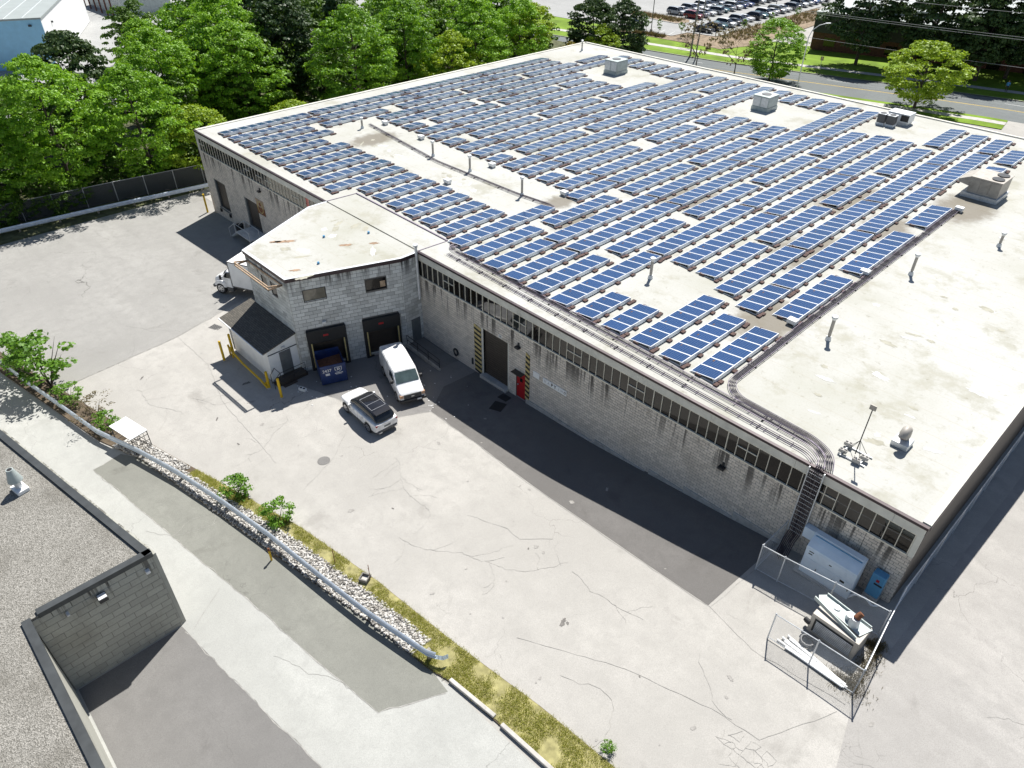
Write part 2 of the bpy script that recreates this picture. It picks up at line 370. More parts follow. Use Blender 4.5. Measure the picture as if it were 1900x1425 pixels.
def put_text(s, size, mat, par, loc, nrm, name='lettering'):      # upright lettering whose face looks along the horizontal direction nrm
    o = link(name, text_mesh(s, size, mat), par, loc); o.rotation_euler = (pi/2, 0, atan2(nrm[1], nrm[0]) + pi/2); return o
# ============================================================ GROUND AND PAVING
def ground():
    xs = [-900, -500, -300, -200, -150, -120] + list(range(-95, 7)) + [15, 40, 90, 200, 500]
    ys = [-500, -200, -100, -70, -50, -40, -35, -30, -25, -20, -15, -10, -6, -2, 2, 6, 10, 15, 22, 30, 40, 50, 62, 75, 90, 110, 130, 150, 200, 300, 500, 1000]
    vs = [(x, y, g(x, y)) for y in ys for x in xs]; n = len(xs)
    b = MB(); b.add(vs, [(j*n+i, j*n+i+1, (j+1)*n+i+1, (j+1)*n+i) for j in range(len(ys)-1) for i in range(n-1)])
    return b.build('ground', M['yard'], smooth=60, kind='structure')
GROUND = ground()
def drape(name, poly, mat, off, par=None, kind='structure', thick=0):
    bm = bmesh.new(); bm.faces.new([bm.verts.new((x, y, 0)) for x, y in poly])
    x0 = min(p[0] for p in poly); x1 = max(p[0] for p in poly); y0 = min(p[1] for p in poly); y1 = max(p[1] for p in poly)
    for X in range(max(-95, math.ceil(x0)), min(6, math.floor(x1)) + 1):
        bmesh.ops.bisect_plane(bm, geom=bm.verts[:] + bm.edges[:] + bm.faces[:], plane_co=(X, 0, 0), plane_no=(1, 0, 0))
    for Y in (-2, 2, 6, 10, 15, 22, 30, 40, 50, 62):
        if y0 < Y < y1: bmesh.ops.bisect_plane(bm, geom=bm.verts[:] + bm.edges[:] + bm.faces[:], plane_co=(0, Y, 0), plane_no=(0, 1, 0))
    for v in bm.verts: v.co.z = g(v.co.x, v.co.y) + off
    if thick:
        r = bmesh.ops.extrude_face_region(bm, geom=bm.faces[:])
        bmesh.ops.translate(bm, verts=[e for e in r['geom'] if isinstance(e, bmesh.types.BMVert)], vec=(0, 0, thick))
    bmesh.ops.recalc_face_normals(bm, faces=bm.faces[:])
    if not thick and sum(f.normal.z for f in bm.faces) < 0: bmesh.ops.reverse_faces(bm, faces=bm.faces[:])
    me = bpy.data.meshes.new(name); bm.to_mesh(me); bm.free(); me.materials.append(mat)
    return link(name, me, par, kind=kind)
# dark strip of newer asphalt along the facade, the neighbour's drive and its patches
drape('old_yard', [(-84.6, -30), (-84.6, 1), (-77.7, 1), (-77.6, -.1), (-58.4, -.1), (-56, -6), (-53.4, -14.6), (-52.4, -24.6), (-60, -26.2)], M['old'], .006)
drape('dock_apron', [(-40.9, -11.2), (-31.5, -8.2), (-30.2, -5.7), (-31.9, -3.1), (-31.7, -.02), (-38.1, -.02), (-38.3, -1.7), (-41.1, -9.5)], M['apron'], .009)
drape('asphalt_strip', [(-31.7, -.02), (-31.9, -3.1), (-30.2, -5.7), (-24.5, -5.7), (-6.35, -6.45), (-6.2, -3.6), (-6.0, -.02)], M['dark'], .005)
def south(x): return _lin(x, [-80, -58.4, -43.8, -39.9, -26.2, -18.5, -13.6, -12.5, -6.9, 4], [-30.9, -26.9, -24.2, -22.85, -20.45, -19.2, -18.72, -18.45, -18.2, -18.05])
def north(x): return _lin(x, [-80, -58, -45.4, -39, -35.8, -26.7, -20.2, -13.8, -8.65, -4.4, 4], [-29.6, -25.4, -22.7, -21.3, -20.5, -18.25, -17.3, -16.9, -16.4, -16.25, -16.0])
dl = [(-80, -31), (-58.4, -27), (-43.8, -24.3), (-39.9, -22.95), (-26.2, -20.55), (-18.5, -19.3), (-13.6, -18.82), (-12.4, -18.6), (4, -18.3)]
drape('neighbour_driveway', dl + [(4, -60), (-80, -60)], M['drive'], .004)
drape('drive_patch', [(-41.3, -23.6), (-39.9, -22.80), (-26.2, -20.40), (-18.5, -19.15), (-13.6, -18.70), (-12.2, -18.85), (-13.7, -21.8), (-23.7, -22.95), (-27.9, -23.6), (-40.9, -25.5)], M['olive'], .009)
drape('loading_bay', [(-25.0, -26.3), (-20.0, -25.75), (-13.2, -24.95), (-9, -24.4), (-9, -31.4), (-25.0, -31.4)], M['bay'], .010)
drape('side_driveway', [(1.15, -6.5), (1.6, 20), (1.2, 62), (60, 62), (60, -60), (4.3, -60), (4.3, -18.6)], M['side'], .006)
drape('lawn_corner', [(11.2, -8), (15, -3), (15, -9)], M['lawn'], .012)
# raised strip between the two yards
def strip(name, x0, x1, fa, fb, mat, off, step=.6):
    b = MB(); n = int((x1-x0)/step)
    rows = []
    for i in range(n+1):
        x = x0 + (x1-x0)*i/n; a, c = fa(x), fb(x)
        rows.append([(x, a, g(x)-.05), (x, a, g(x)+off), (x, c, g(x)+off), (x, c, g(x)-.05)])
    vs = [v for r in rows for v in r]
    b.add(vs, [(i*4+k, (i+1)*4+k, (i+1)*4+k+1, i*4+k+1) for i in range(n) for k in range(3)])
    return b.build(name, mat, kind='structure')
strip('verge', -80, 3.5, south, north, M['soil'], .07)
mid = lambda x: south(x) + (north(x)-south(x))*.60
strip('gravel_bed', -42.5, -15.2, lambda x: south(x)+.04, lambda x: north(x)-.04 if x < -36.5 else mid(x), M['stone'], .085)
strip('grass_bed', -36, 3.4, lambda x: mid(x) if x < -15.2 else south(x)+.06, lambda x: north(x)-.03, M['straw'], .10)
# road, walks, lawns and car park beyond the warehouse (all run about 9 degrees off the building)
def rd(t, off): return (-100 + t*.989 + off*-.148, 101 + t*.148 + off*.989)
def band(name, o0, o1, mat, off, t0=-60, t1=160): return drape(name, [rd(t0, o0), rd(t1, o0), rd(t1, o1), rd(t0, o1)], mat, off)
band('far_lawn', 0.1, 24, M['lawn'], .06, -60, 160)
band('far_verge', 0, 4.4, M['lawn'], .10)
band('road', -12.6, -.05, M['road'], .006)
band('kerb', -.05, .12, M['concrete'], .13)
band('far_pavement', 4.4, 6.2, M['concrete'], .125)
band('near_verge', -18, -12.7, M['lawn'], .10, -30, 74)
band('near_pavement', -15.6, -14.0, M['concrete'], .115, -30, 74)
band('centre_line', -6.25, -6.13, M['yellow_line'], .012); band('second_centre_line', -6.5, -6.38, M['yellow_line'], .012)
for k in range(12):
    band('lane_mark', -2.9, -2.78, M['white_line'], .012, -40 + k*14, -36 + k*14)
drape('car_park', [(-175, 112), (-112.5, 115.3), (-98.9, 116.9), (-98.5, 122.4), (-91.5, 123.6), (-93.6, 172), (-92, 260), (-175, 260)], M['lot'], .11)
drape('planted_bed', [(-112.5, 112.2), (-84, 113.6), (-81, 122), (-84, 172), (-93.2, 172), (-91.2, 123.2), (-98.2, 122.0), (-98.6, 116.4), (-112.5, 114.9)], M['mulch'], .12)
drape('island_bed', [(-124, 130), (-106.5, 129), (-104.8, 132), (-106.5, 134.5), (-110, 135), (-125, 135)], M['mulch'], .19)
for a, b2 in (((-124, 129.7), (-106.3, 128.7)), ((-106.3, 128.7), (-104.4, 132)), ((-104.4, 132), (-106.4, 134.9)), ((-98.7, 116.6), (-98.3, 122.2)), ((-98.3, 122.2), (-91.3, 123.4)), ((-112.6, 115.1), (-98.7, 116.6)), ((-91.3, 123.4), (-93.4, 172))):
    d = Vector((b2[0]-a[0], b2[1]-a[1])).normalized(); nn = Vector((-d.y, d.x))*.14
    drape('kerb', [(a[0]-nn.x, a[1]-nn.y), (b2[0]-nn.x, b2[1]-nn.y), (b2[0]+nn.x, b2[1]+nn.y), (a[0]+nn.x, a[1]+nn.y)], M['concrete'], .11, thick=.12)
for k in range(9):
    y = 118.6 - k*.15; x = -112.5 + k*1.5
for k in range(6):
    x = -110.5 + k*2.7
    drape('bay_line', [(x, 115.9+.1*k), (x+.12, 115.9+.1*k), (x-1.2, 121), (x-1.32, 121)], M['white_line'], .118)
drape('wood_floor', [(-128, -45), (-84.8, -45), (-84.8, 95), (-123.5, 95)], M['litter'], .02)
drape('far_yard', [(-300, -120), (-128.5, -120), (-124, 95), (-300, 95)], M['lot'], .03)
# long sealed seams in the yard
def seam(pts, wd=.026, mat=None):
    b = MB(); nrow = []
    fine = []
    for (xa, ya), (xb, yb) in zip(pts, pts[1:]):
        n = max(2, int(hypot(xb-xa, yb-ya)/.5))
        for i in range(n):
            t = i/n; fine.append((xa+(xb-xa)*t + random.gauss(0, .03), ya+(yb-ya)*t + random.gauss(0, .03)))
    fine.append(pts[-1])
    vs = []
    for i, (x, y) in enumerate(fine):
        x2, y2 = fine[min(i+1, len(fine)-1)]; x1, y1 = fine[max(i-1, 0)]; l = hypot(x2-x1, y2-y1) or 1
        k = wd*random.uniform(.4, 1.1)/2; nx, ny = -(y2-y1)/l*k, (x2-x1)/l*k
        vs += [(x+nx, y+ny, g(x+nx, y)+.014), (x-nx, y-ny, g(x-nx, y)+.014)]
    b.add(vs, [(2*i, 2*i+1, 2*i+3, 2*i+2) for i in range(len(fine)-1)])
    return b.build('pavement_crack', mat or M['black_crack'], GROUND)
M['black_crack'] = pm('crack_filler', (.30, .29, .27), .9, 0, .3, 3)
for pts in ([(-24.5, -5.75), (-15, -6.15), (-6.3, -6.5), (-3.4, -7.3), (1.0, -6.9)], [(-6.2, -6.4), (-5.9, -2.6)], [(.9, -7.4), (-.1, -9.6), (-.8, -11)], [(1.9, -7.6), (3.4, -10), (4.6, -13), (5.4, -16)],
            [(-53.4, -14.6), (-52.4, -23.5)], [(-58, -2), (-53.4, -14.6), (-47.5, -14.6), (-42, -16), (-33, -16.5)], [(-20.5, -10.5), (-18, -9.6), (-16.8, -9.7), (-15.4, -8.4)],
            [(-12, -14.5), (-7, -12.2), (-3, -11.2), (-.8, -11)], [(-70, -15), (-62, -16), (-57, -20)], [(-33, -10.8), (-30.8, -13.5), (-29.5, -16.5)], [(-26, -23.7), (-25.2, -24.8), (-24.4, -25.9)]):
    seam(pts)

for pts in ([(-41.3,-23.6),(-40.9,-25.5),(-27.9,-23.6),(-23.7,-22.95),(-13.7,-21.8),(-12.2,-18.95)], [(-24.6,-26.3),(-20,-25.75),(-13.2,-24.95),(-9,-24.4)], [(-56,-6),(-53.4,-14.6),(-52.4,-24.4)], [(-40.7,-11.2),(-31.5,-8.2),(-30.2,-5.7),(-24.5,-5.72)]): seam(pts, .06)
def crack_net(x, y, a, ln, lv=0):
    pts = [(x, y)]; s = .45
    for i in range(int(ln/s)):
        a += random.gauss(0, .28); x += cos(a)*s; y += sin(a)*s; pts.append((x, y))
        if lv < 2 and random.random() < .13: crack_net(x, y, a + random.choice((-1, 1))*random.uniform(.6, 1.2), ln*random.uniform(.25, .5), lv+1)
    if len(pts) > 1: seam(pts, .022 if lv == 0 else .016)
for x, y, a, ln in ((-66, -8, .4, 7), (-62, -17, -.3, 8), (-57, -9, 1.2, 6), (-71, -19, .2, 9), (-48, -20, .3, 6), (-44, -17.5, .1, 7), (-37, -13.5, -.5, 5), (-28, -10.5, .2, 6), (-22, -14.5, .1, 7), (-17, -12.2, .5, 5), (-13, -9.5, .3, 5), (-9, -14.6, .4, 6), (-5, -9.2, -.6, 4), (2.5, -9, .8, 6), (5.5, -3, 1.2, 7), (7, -12, .9, 6), (-20, -23.7, .3, 5), (-33, -25, .25, 6)): crack_net(x, y, a, ln)
CZ = {(a, c): (-2.1 + a*.36 + random.gauss(0, .07) + .1*(c % 2), -12.9 + c*.33 + random.gauss(0, .07)) for a in range(8) for c in range(6)}
for (a, c), p0 in CZ.items():              # crazed patch near the bottom edge
    if hypot((a-3.5)/4, (c-2.5)/3) > random.uniform(.75, 1.1): continue
    for nb in ((a+1, c), (a, c+1)):
        if nb in CZ and random.random() < .8: seam([p0, CZ[nb]], .016)
# ============================================================ WAREHOUSE
L, D, H = 77.65, 63.32, 7.8
WH = thing('warehouse', 'long low warehouse of grey concrete block with flat white roof and ribbon windows', 'building')
def block_face(z0, bw=.4, bh=.2): pass
BJ = .02
def brick_mesh(name, wd, hh, mat):
    b = MB(); a, c = wd/2-BJ/2, hh/2-BJ/2; d = .016; e = .006
    b.add([(-a, 0, -c), (a, 0, -c), (a, 0, c), (-a, 0, c), (-a+e, -d, -c+e), (a-e, -d, -c+e), (a-e, -d, c-e), (-a+e, -d, c-e)],
          [(4, 5, 6, 7), (0, 1, 5, 4), (1, 2, 6, 5), (2, 3, 7, 6), (3, 0, 4, 7)])
    return b.mesh(name, mat)
def _bw(): pass
def block_wall(par, O, u, length, z0, z1, holes, mat, mort, thick=.25, near=300, bw=.4, bh=.2, name='wall', zfloor=None):
    """core wall with holes (s0,s1,za,zb); outer block face looks along (u.y,-u.x); blocks laid in running bond on it"""
    u = Vector(u).normalized(); nrm = Vector((u.y, -u.x))
    cuts = sorted({0, length} | {h[0] for h in holes} | {h[1] for h in holes})
    b = MB()
    def P(s, dpt, z): return (O[0]+u.x*s+nrm.x*dpt, O[1]+u.y*s+nrm.y*dpt, z)
    for s0, s1 in zip(cuts, cuts[1:]):
        if s0 < 0 or s1 > length: continue
        mids = (s0+s1)/2; hs = sorted([(h[2], h[3]) for h in holes if h[0] <= mids <= h[1]]); zz = z0
        for ha, hb in hs + [(z1, z1)]:
            if ha > zz + .01:
                b.add([P(s0, 0, zz), P(s1, 0, zz), P(s1, -thick, zz), P(s0, -thick, zz), P(s0, 0, ha), P(s1, 0, ha), P(s1, -thick, ha), P(s0, -thick, ha)],
                      [(0,3,2,1),(4,5,6,7),(0,1,5,4),(1,2,6,5),(2,3,7,6),(3,0,4,7)])
            zz = hb
    core = b.build(name, mort, par)
    full = []; part = MB(); k = 0; d = .016; e = .005
    z = z1
    while z - bh > z0 - .001:
        zc = z - bh/2; off = (k % 2)*bw/2
        hs = sorted([(h[0], h[1]) for h in holes if h[2]-.04 < zc < h[3]+.04]); s = 0; segs = []
        for ha, hb in hs: segs.append((s, ha)); s = hb
        segs.append((s, length))
        for sa, sb in segs:
            i0 = math.floor((sa-off)/bw)
            while i0*bw+off < sb:
                a = max(sa, i0*bw+off); c = min(sb, i0*bw+off+bw); i0 += 1
                if c-a < .06: continue
                gr = g(O[0]+u.x*a, O[1]+u.y*a) if zfloor is None else zfloor
                if z < gr: continue
                if c-a > bw-.01: full.append(((a+c)/2, zc))
                else: part.add([P(a+BJ/2, 0, zc-bh/2+BJ/2), P(c-BJ/2, 0, zc-bh/2+BJ/2), P(c-BJ/2, 0, zc+bh/2-BJ/2), P(a+BJ/2, 0, zc+bh/2-BJ/2), P(a+BJ/2+e, d, zc-bh/2+BJ/2+e), P(c-BJ/2-e, d, zc-bh/2+BJ/2+e), P(c-BJ/2-e, d, zc+bh/2-BJ/2-e), P(a+BJ/2+e, d, zc+bh/2-BJ/2-e)], [(4,5,6,7),(0,1,5,4),(1,2,6,5),(2,3,7,6),(3,0,4,7)])
        z -= bh; k += 1
    full.sort(key=lambda t: (Vector(P(t[0], 0, t[1])) - CAM).length)
    bmsh = brick_mesh('block', bw, bh, mat); rz = atan2(u.y, u.x)
    for s, zc in full[:near]: link('block', bmsh, core, P(s, 0, zc), rz)
    a2, c2 = bw/2-BJ/2, bh/2-BJ/2
    for s, zc in full[near:]:
        part.add([P(s-a2, 0, zc-c2), P(s+a2, 0, zc-c2), P(s+a2, 0, zc+c2), P(s-a2, 0, zc+c2), P(s-a2+e, d, zc-c2+e), P(s+a2-e, d, zc-c2+e), P(s+a2-e, d, zc+c2-e), P(s-a2+e, d, zc+c2-e)], [(4,5,6,7),(0,1,5,4),(1,2,6,5),(2,3,7,6),(3,0,4,7)])
    if part.v: part.build('block_courses', mat, core, kind='stuff')
    return core
# openings on the long facade: (s from the far corner, ...)
X0 = -L
def S(x): return x - X0
holes = [(S(-30.75), S(-28.1), -1, 4.3), (S(-27.22), S(-26.2), -1, 2.35), (S(-75.5), S(-72.85), -.2, 2.95), (S(-68.4), S(-65.6), -.05, 3.1), (S(-51.2), S(-38.22), -3, 5.68)]
block_wall(WH, (X0, 0), (1, 0), S(-51.2), -2.4, 5.66, [h for h in holes if h[1] < S(-52)], M['block'], M['mortar'], near=0, name='front_wall')
block_wall(WH, (-38.22, 0), (1, 0), 38.22, -2.4, 5.66, [(h[0]-S(-38.22), h[1]-S(-38.22), h[2], h[3]) for h in holes if h[0] > S(-38)], M['block'], M['mortar'], name='front_wall')
b = MB(); b.box(-.26, -.001, .26, D, -1, 7.6); b.build('end_wall', M['brown'], WH)
b = MB(); b.box(-L+.001, -L+.26, .26, D-.26, -3, 7.6); b.build('back_end_wall', M['block'], WH)
b = MB(); b.box(-L+.001, -.27, D-.26, D, -3, 7.6); b.build('road_side_wall', M['block'], WH)
# exposed footing that steps down the slope
b = MB()
for xa, xb, zt in ((-26.1, -19.5, .42), (-19.48, -15.0, .72), (-14.98, -12.4, 1.12), (-12.38, -9.0, 1.5), (-8.98, -5.9, 1.92)): b.box(xa, xb, -.12, .0, -1.2, zt)
b.build('stepped_footing', M['concrete'], WH, bevel=.015)
# fascia panels over the windows, drip edge flashing, roof deck
x = -L; i = 0
while x < -.05:
    x1 = min(x + 5.08, -.02)
    if not (-51.2 < x and x1 < -38.2):
        b = MB(); b.box(x+.006, x1-.006, -.035, .25, 7.125, 7.66); b.build('fascia_panel', M['fascia'], WH)
    x = x1
b = MB(); b.box(-L-.06, -51.25, -.09, .12, 7.67, 7.83); b.box(-38.2, .06, -.09, .12, 7.67, 7.83); b.build('edge_flashing', M['flash'], WH, bevel=.01)
b = MB(); b.box(-.32, .07, .14, D, 7.62, 7.90); b.build('end_parapet', M['fascia'], WH, bevel=.02)
b = MB(); b.box(.072, .10, .14, D, 7.55, 7.80); b.build('end_flashing', M['flash'], WH)
b = MB(); b.box(-L-.07, -L+.30, .14, D, 7.62, 7.88); b.build('end_parapet', M['fascia'], WH, bevel=.02)
b = MB(); b.box(-L+.32, -.34, D-.28, D+.07, 7.62, 7.93); b.build('road_side_parapet', M['fascia'], WH, bevel=.02)
b = MB(); b.box(-L+.31, -.33, .13, D-.29, 7.5, H); b.build('roof', M['roof'], WH)
# ribbon windows: bays of eight panes, frame per bay, each pane its own piece
pitch = .636; xr = -.27; npan = 121
sash = {6, 13, 25, 33, 41, 53, 71, 80, 88, 96, 99, 103, 119}
pane_mesh = {}
def pane(wd, hh, mat):
    k = (round(wd, 3), round(hh, 3), mat)
    if k not in pane_mesh:
        q = MB(); q.box(-wd/2, wd/2, 0, .012, -hh/2, hh/2); pane_mesh[k] = q.mesh('pane', M[mat])
    return pane_mesh[k]
ZB, ZT = 5.72, 7.12
i = 0
while i < npan:
    nb = min(8, npan - i); xe = xr - i*pitch; xs_ = xe - nb*pitch
    if -51.5 < xs_ and xe < -38.0: i += nb; continue
    b = MB(); b.box(xs_+.001, xe-.001, -.05, .12, ZB-.06, ZB+.03); b.box(xs_+.001, xe-.001, -.01, .12, ZT-.05, ZT)
    b.box(xs_, xs_+.05, -.012, .12, ZB+.03, ZT-.05)
    if i == 0: b.box(xe-.05, xe, -.012, .12, ZB+.03, ZT-.05)
    for k in range(1, nb):
        xx = xe - k*pitch; b.box(xx-.017, xx+.017, 0, .10, ZB+.03, ZT-.05)
    for k in range(nb):
        if (i+k) in sash or (i+k-1) in sash: b.box(xe-(k+1)*pitch+.021, xe-k*pitch-.021, -.004, .09, 6.46, 6.51)
    fr = b.build('window_frame', M['cream'], WH)
    for k in range(nb):
        xx = xe - (k+.5)*pitch; j = i + k
        mat = 'glass'
        if -61.9 < xx < -54.95: mat = 'blind'
        if -54.95 < xx < -54.1: mat = 'redpane'
        if -54.1 < xx < -51.6: mat = 'blind'
        if j in sash or (j-1) in sash:
            link('pane', pane(pitch-.05, .70, mat), fr, (xx, .055, 6.10)); link('pane', pane(pitch-.05, .54, mat), fr, (xx, .055, 6.785))
        else:
            link('pane', pane(pitch-.05, 1.32, mat), fr, (xx + 0, .055 + random.uniform(-.003, .003), 6.41))
    i += nb
b = MB(); b.box(-L+.01, X0+.36, -.03, .2, 5.67, 7.12); b.box(-.26, -.01, -.02, .2, 5.67, 7.12); b.build('corner_pier', M['fascia'], WH)
# overhead door with slats, striped piers, red door
t = MB(); t.box(-30.74, -28.11, .16, .2, .2, 4.29)
for k in range(20): t.box(-30.74, -28.11, .148, .16, .24+k*.203, .24+k*.203+.188)
dr = t.build('overhead_door', M['brown'], WH)
b = MB(); b.box(-30.9, -28.0, -.35, .2, -.9, .21); b.build('door_sill', M['concrete'], WH, bevel=.02)
b = MB(); b.box(-30.93, -30.75, -.02, .14, .2, 4.3); b.box(-28.1, -28.0, -.02, .14, .2, 4.3); b.build('door_jamb', M['fascia'], WH)
for (xa, xb) in ((-31.72, -30.98), (-26.22, -25.84)):
    b = MB(); n = 10; hh = 4.2/n; z0 = g(xa)+.06
    for k in range(n):
        z = z0 + k*hh; sl_ = .13
        for m_, za, zb in ((0, z, z+hh*.5), (1, z+hh*.5, z+hh)):
            y = -.075
            vs = [(xa, 0, za+sl_), (xa, y, za+sl_), (xb, y, za), (xb, 0, za), (xa, 0, zb+sl_), (xa, y, zb+sl_), (xb, y, zb), (xb, 0, zb)]
            b.add(vs, [(0,1,5,4), (1,2,6,5), (2,3,7,6), (4,5,6,7), (0,3,2,1)], m_)
    b.build('striped_pier', [M['black'], M['faded']], WH)
b = MB(); b.box(-27.2, -26.22, .05, .1, g(-26.7)+.06, 2.33); rdoor = b.build('red_door', M['red'], WH)
b = MB(); b.box(-26.85, -26.6, .035, .05, 1.55, 1.85); b.build('door_window', M['glass'], rdoor)
b = MB(); b.box(-27.08, -27.0, -.02, .05, 1.15, 1.25); b.build('handle', M['galv'], rdoor); b = MB(); b.box(-27.3, -26.3, -.5, .05, 2.42, 2.47); b.build('door_hood', M['brown'], WH)
# dock doors on the far stretch of the facade
for xa, xb, za, zb in ((-75.5, -72.85, -.2, 2.95), (-68.4, -65.6, -.05, 3.1)):
    t = MB(); t.box(xa+.25, xb, .20, .24, za, zb)
    for k in range(15): t.box(xa+.25, xb-.01, .19, .2, za+k*.205+.01, za+k*.205+.195)
    t.build('dock_door', M['brown'], WH)
    t = MB(); t.box(xa-.02, xa+.25, -.02, .18, za-.05, zb); t.box(xa-.05, xb+.05, -.12, .2, za-.16, za-.02); t.build('dock_frame', M['grey_door'], WH)
    for s in (xa+.2, xb-.2):
        t = MB(); t.box(s-.13, s+.13, -.2, -.03, za-.55, za-.18); t.build('dock_bumper', M['black'], WH, bevel=.02)
tag_ = None
# lamps on the facade
for k, (x, z) in enumerate(((-26.96, 4.6), (-10.27, 4.62), (-64.1, 5.0))):
    b = MB(); b.box(x-.2, x+.2, -.32, -.02, z-.14, z+.02); b.box(x-.06, x+.06, -.12, 0, z+.02, z+.28); b.build('wall_lamp', M['blackmetal'], WH, bevel=.03)
# hose reel ring, drain pipe and electrical boxes
b = MB(); b.tube([(-34.0+.28*cos(a), -.09, .62+.28*sin(a)) for a in [k*2*pi/16 for k in range(17)]], .045, 6); b.tube([(-34.0+.2*cos(a), -.12, .55+.3*sin(a)) for a in [k*2*pi/16 for k in range(17)]], .04, 6)
tag(b.build('hose_coil', M['blackmetal']), 'black hose coiled on the block wall left of the overhead door', 'hose')
b = MB(); b.box(-32.1, -31.95, -.09, 0, .45, 1.0); b.build('meter_box', M['blackmetal'], WH)
b = MB(); b.box(-29.05, -28.75, -.03, -.018, 4.36, 4.62); pl = b.build('number_plate', M['plate'], WH)
put_text('10', .2, M['black'], pl, (-28.9, -.034, 4.49), (0, -1))
# signs
def board(name, label, xa, xb, za, zb, y=-.06): 
    b = MB(); b.box(xa, xb, y, -.02, za, zb); return tag(b.build(name, M['white'], bevel=.004), label, 'sign')
board('notice_board', 'small blank white notice beside the striped pier by the red door', -25.47, -24.85, 2.8, 3.28)
sg = board('name_board', 'long white sign with worn black letters right of the red door', -24.5, -22.27, 2.78, 3.2)
M['ghost'] = pm('faded_letter', (.45, .46, .5), .8, 0, .3, 20)
for s, x, m_ in (('U', -24.28, 'ghost'), ('A', -23.95, 'ghost'), ('P', -23.62, 'black'), ('Y', -23.33, 'black'), ('I', -22.98, 'ghost'), ('N', -22.7, 'ghost'), ('D', -22.42, 'black')):
    put_text(s, .36 if m_ == 'black' and s != 'D' else .26, M[m_], sg, (x, -.064, 2.99), (0, -1))
b = MB(); b.box(-65.62, -64.0, -.05, -.02, 2.2, 3.0, 0); b.box(-65.62, -64.0, -.05, -.02, 3.0, 3.8, 1); eb = tag(b.build('emblem_board', [M['rust'], M['wood']]), 'rusty brown board with a ring emblem beside the far dock door', 'sign')
b = MB(); b.tube([(-64.81+.55*cos(a), -.055, 3.0+.62*sin(a)) for a in [k*2*pi/24 for k in range(25)]], .04, 5); b.build('ring_emblem', M['faded'], eb)
b = MB(); b.cyl((-64.81, -.05, 3.3), (-64.81, -.065, 3.3), .2, 12); b.build('emblem_dot', M['rust'], eb)
# platform, steps and bin by the far dock
ST = thing('dock_stair', 'grey steel stair and landing below the far dock door', 'stairs', (-66.2, -1.2, g(-66)))
b = MB(); b.box(-1.6, 1.6, -.8, 1.1, 1.0, 1.1); b.build('landing', M['galv'], ST)
for k in range(5): b = MB(); b.box(-1.9-k*.3, -1.62-k*.3, -.75, .3, .85-k*.19, .89-k*.19); b.build('tread', M['galv'], ST)
b = MB()
for yy in (-.8, .3): b.tube([(1.6, yy, 2.0), (-1.6, yy, 2.0), (-3.2, yy, 1.0), (-3.2, yy, 0)], .03); b.tube([(-1.6, yy, 2.0), (-1.6, yy, 1.05)], .03); b.tube([(1.6, yy, 2.0), (1.6, yy, 0)], .03)
b.build('handrail', M['galv'], ST)
BN = thing('bin', 'round black bin standing below the far dock door', 'bin', (-69.6, -.75, g(-69.6)))
b = MB(); b.cyl((0,0,0), (0,0,.95), .36, 14, r2=.42); b.build('drum', M['black'], BN, smooth=40); b = MB(); b.cyl((0,0,.95), (0,0,1.0), .45, 14); b.build('lid', M['black'], BN, smooth=40)
tag(MB().cyl((-77.9, -.75, g(-78)), (-77.9, -.75, g(-78)+2.2), .11, 10).build('guard_post', M['yellow'], smooth=40), 'tall yellow guard post at the far corner of the warehouse', 'bollard')

# ============================================================ DOCK ANNEX
AX = thing('dock_annex', 'six-sided grey block dock annex with flat stained white roof projecting into the yard', 'building')
pA, pB, pJ, pC, pD, pK = (-41.2, -9.6), (-38.2, -1.6), (-38.2, 0), (-47.5, -9.6), (-51.2, -1.7), (-51.2, 0)
lenAB = hypot(3, 8); uAB = Vector((3/lenAB, 8/lenAB)); nAB = Vector((uAB.y, -uAB.x))
dz = -.05
hAB = [(1.0, 2.68, 5.6, 6.65), (5.62, 7.28, 5.52, 6.52), (.72, 3.62, dz, 3.18), (5.05, 7.93, dz, 3.15)]
block_wall(AX, pA, uAB, lenAB, -.9, 7.5, hAB, M['block_annex'], M['mortar'], name='dock_wall', zfloor=-.4, bw=.6, bh=.3)
block_wall(AX, pC, (1, 0), 6.3, -.9, 7.5, [(2.2, 3.1, 5.5, 6.6), (3.6, 4.5, 5.5, 6.6)], M['block_annex'], M['mortar'], near=300, name='yard_wall', zfloor=-.6, bw=.6, bh=.3)
block_wall(AX, pB, (0, 1), 1.6, -.9, 7.5, [(.45, 1.32, 0, 2.15)], M['block_annex'], M['mortar'], near=120, name='side_wall', zfloor=-.4, bw=.6, bh=.3)
uDC = Vector((pC[0]-pD[0], pC[1]-pD[1])).normalized(); lDC = hypot(pC[0]-pD[0], pC[1]-pD[1])
block_wall(AX, pD, uDC, lDC, -1.2, 7.5, [], M['block_annex'], M['mortar'], near=0, name='far_dock_wall', zfloor=-.8, bw=.6, bh=.3)
b = MB(); b.box(-51.2, -50.95, -1.7, -.01, -1.2, 7.5); b.build('far_side_wall', M['block_annex'], AX)
hexa = [pA, pB, (-38.2, .12), (-51.2, .12), pD, pC]
def off_poly(poly, d):
    out = []; n = len(poly)
    for i in range(n):
        p0, p1, p2 = Vector(poly[i-1]), Vector(poly[i]), Vector(poly[(i+1) % n])
        d1 = (p1-p0).normalized(); d2 = (p2-p1).normalized(); n1 = Vector((d1.y, -d1.x)); n2 = Vector((d2.y, -d2.x))
        k = (n1+n2); k = k/(k.dot(n1)); out.append(tuple(p1 + k*d))
    return out
b = MB(); b.prism(off_poly(hexa, -.12), 7.45, H-.012); b.build('roof', M['roof'], AX)
ring_o = off_poly(hexa, .10); ring_i = off_poly(hexa, -.13); b = MB()
for i in (0, 5, 4, 3, ):
    pass
n = 6
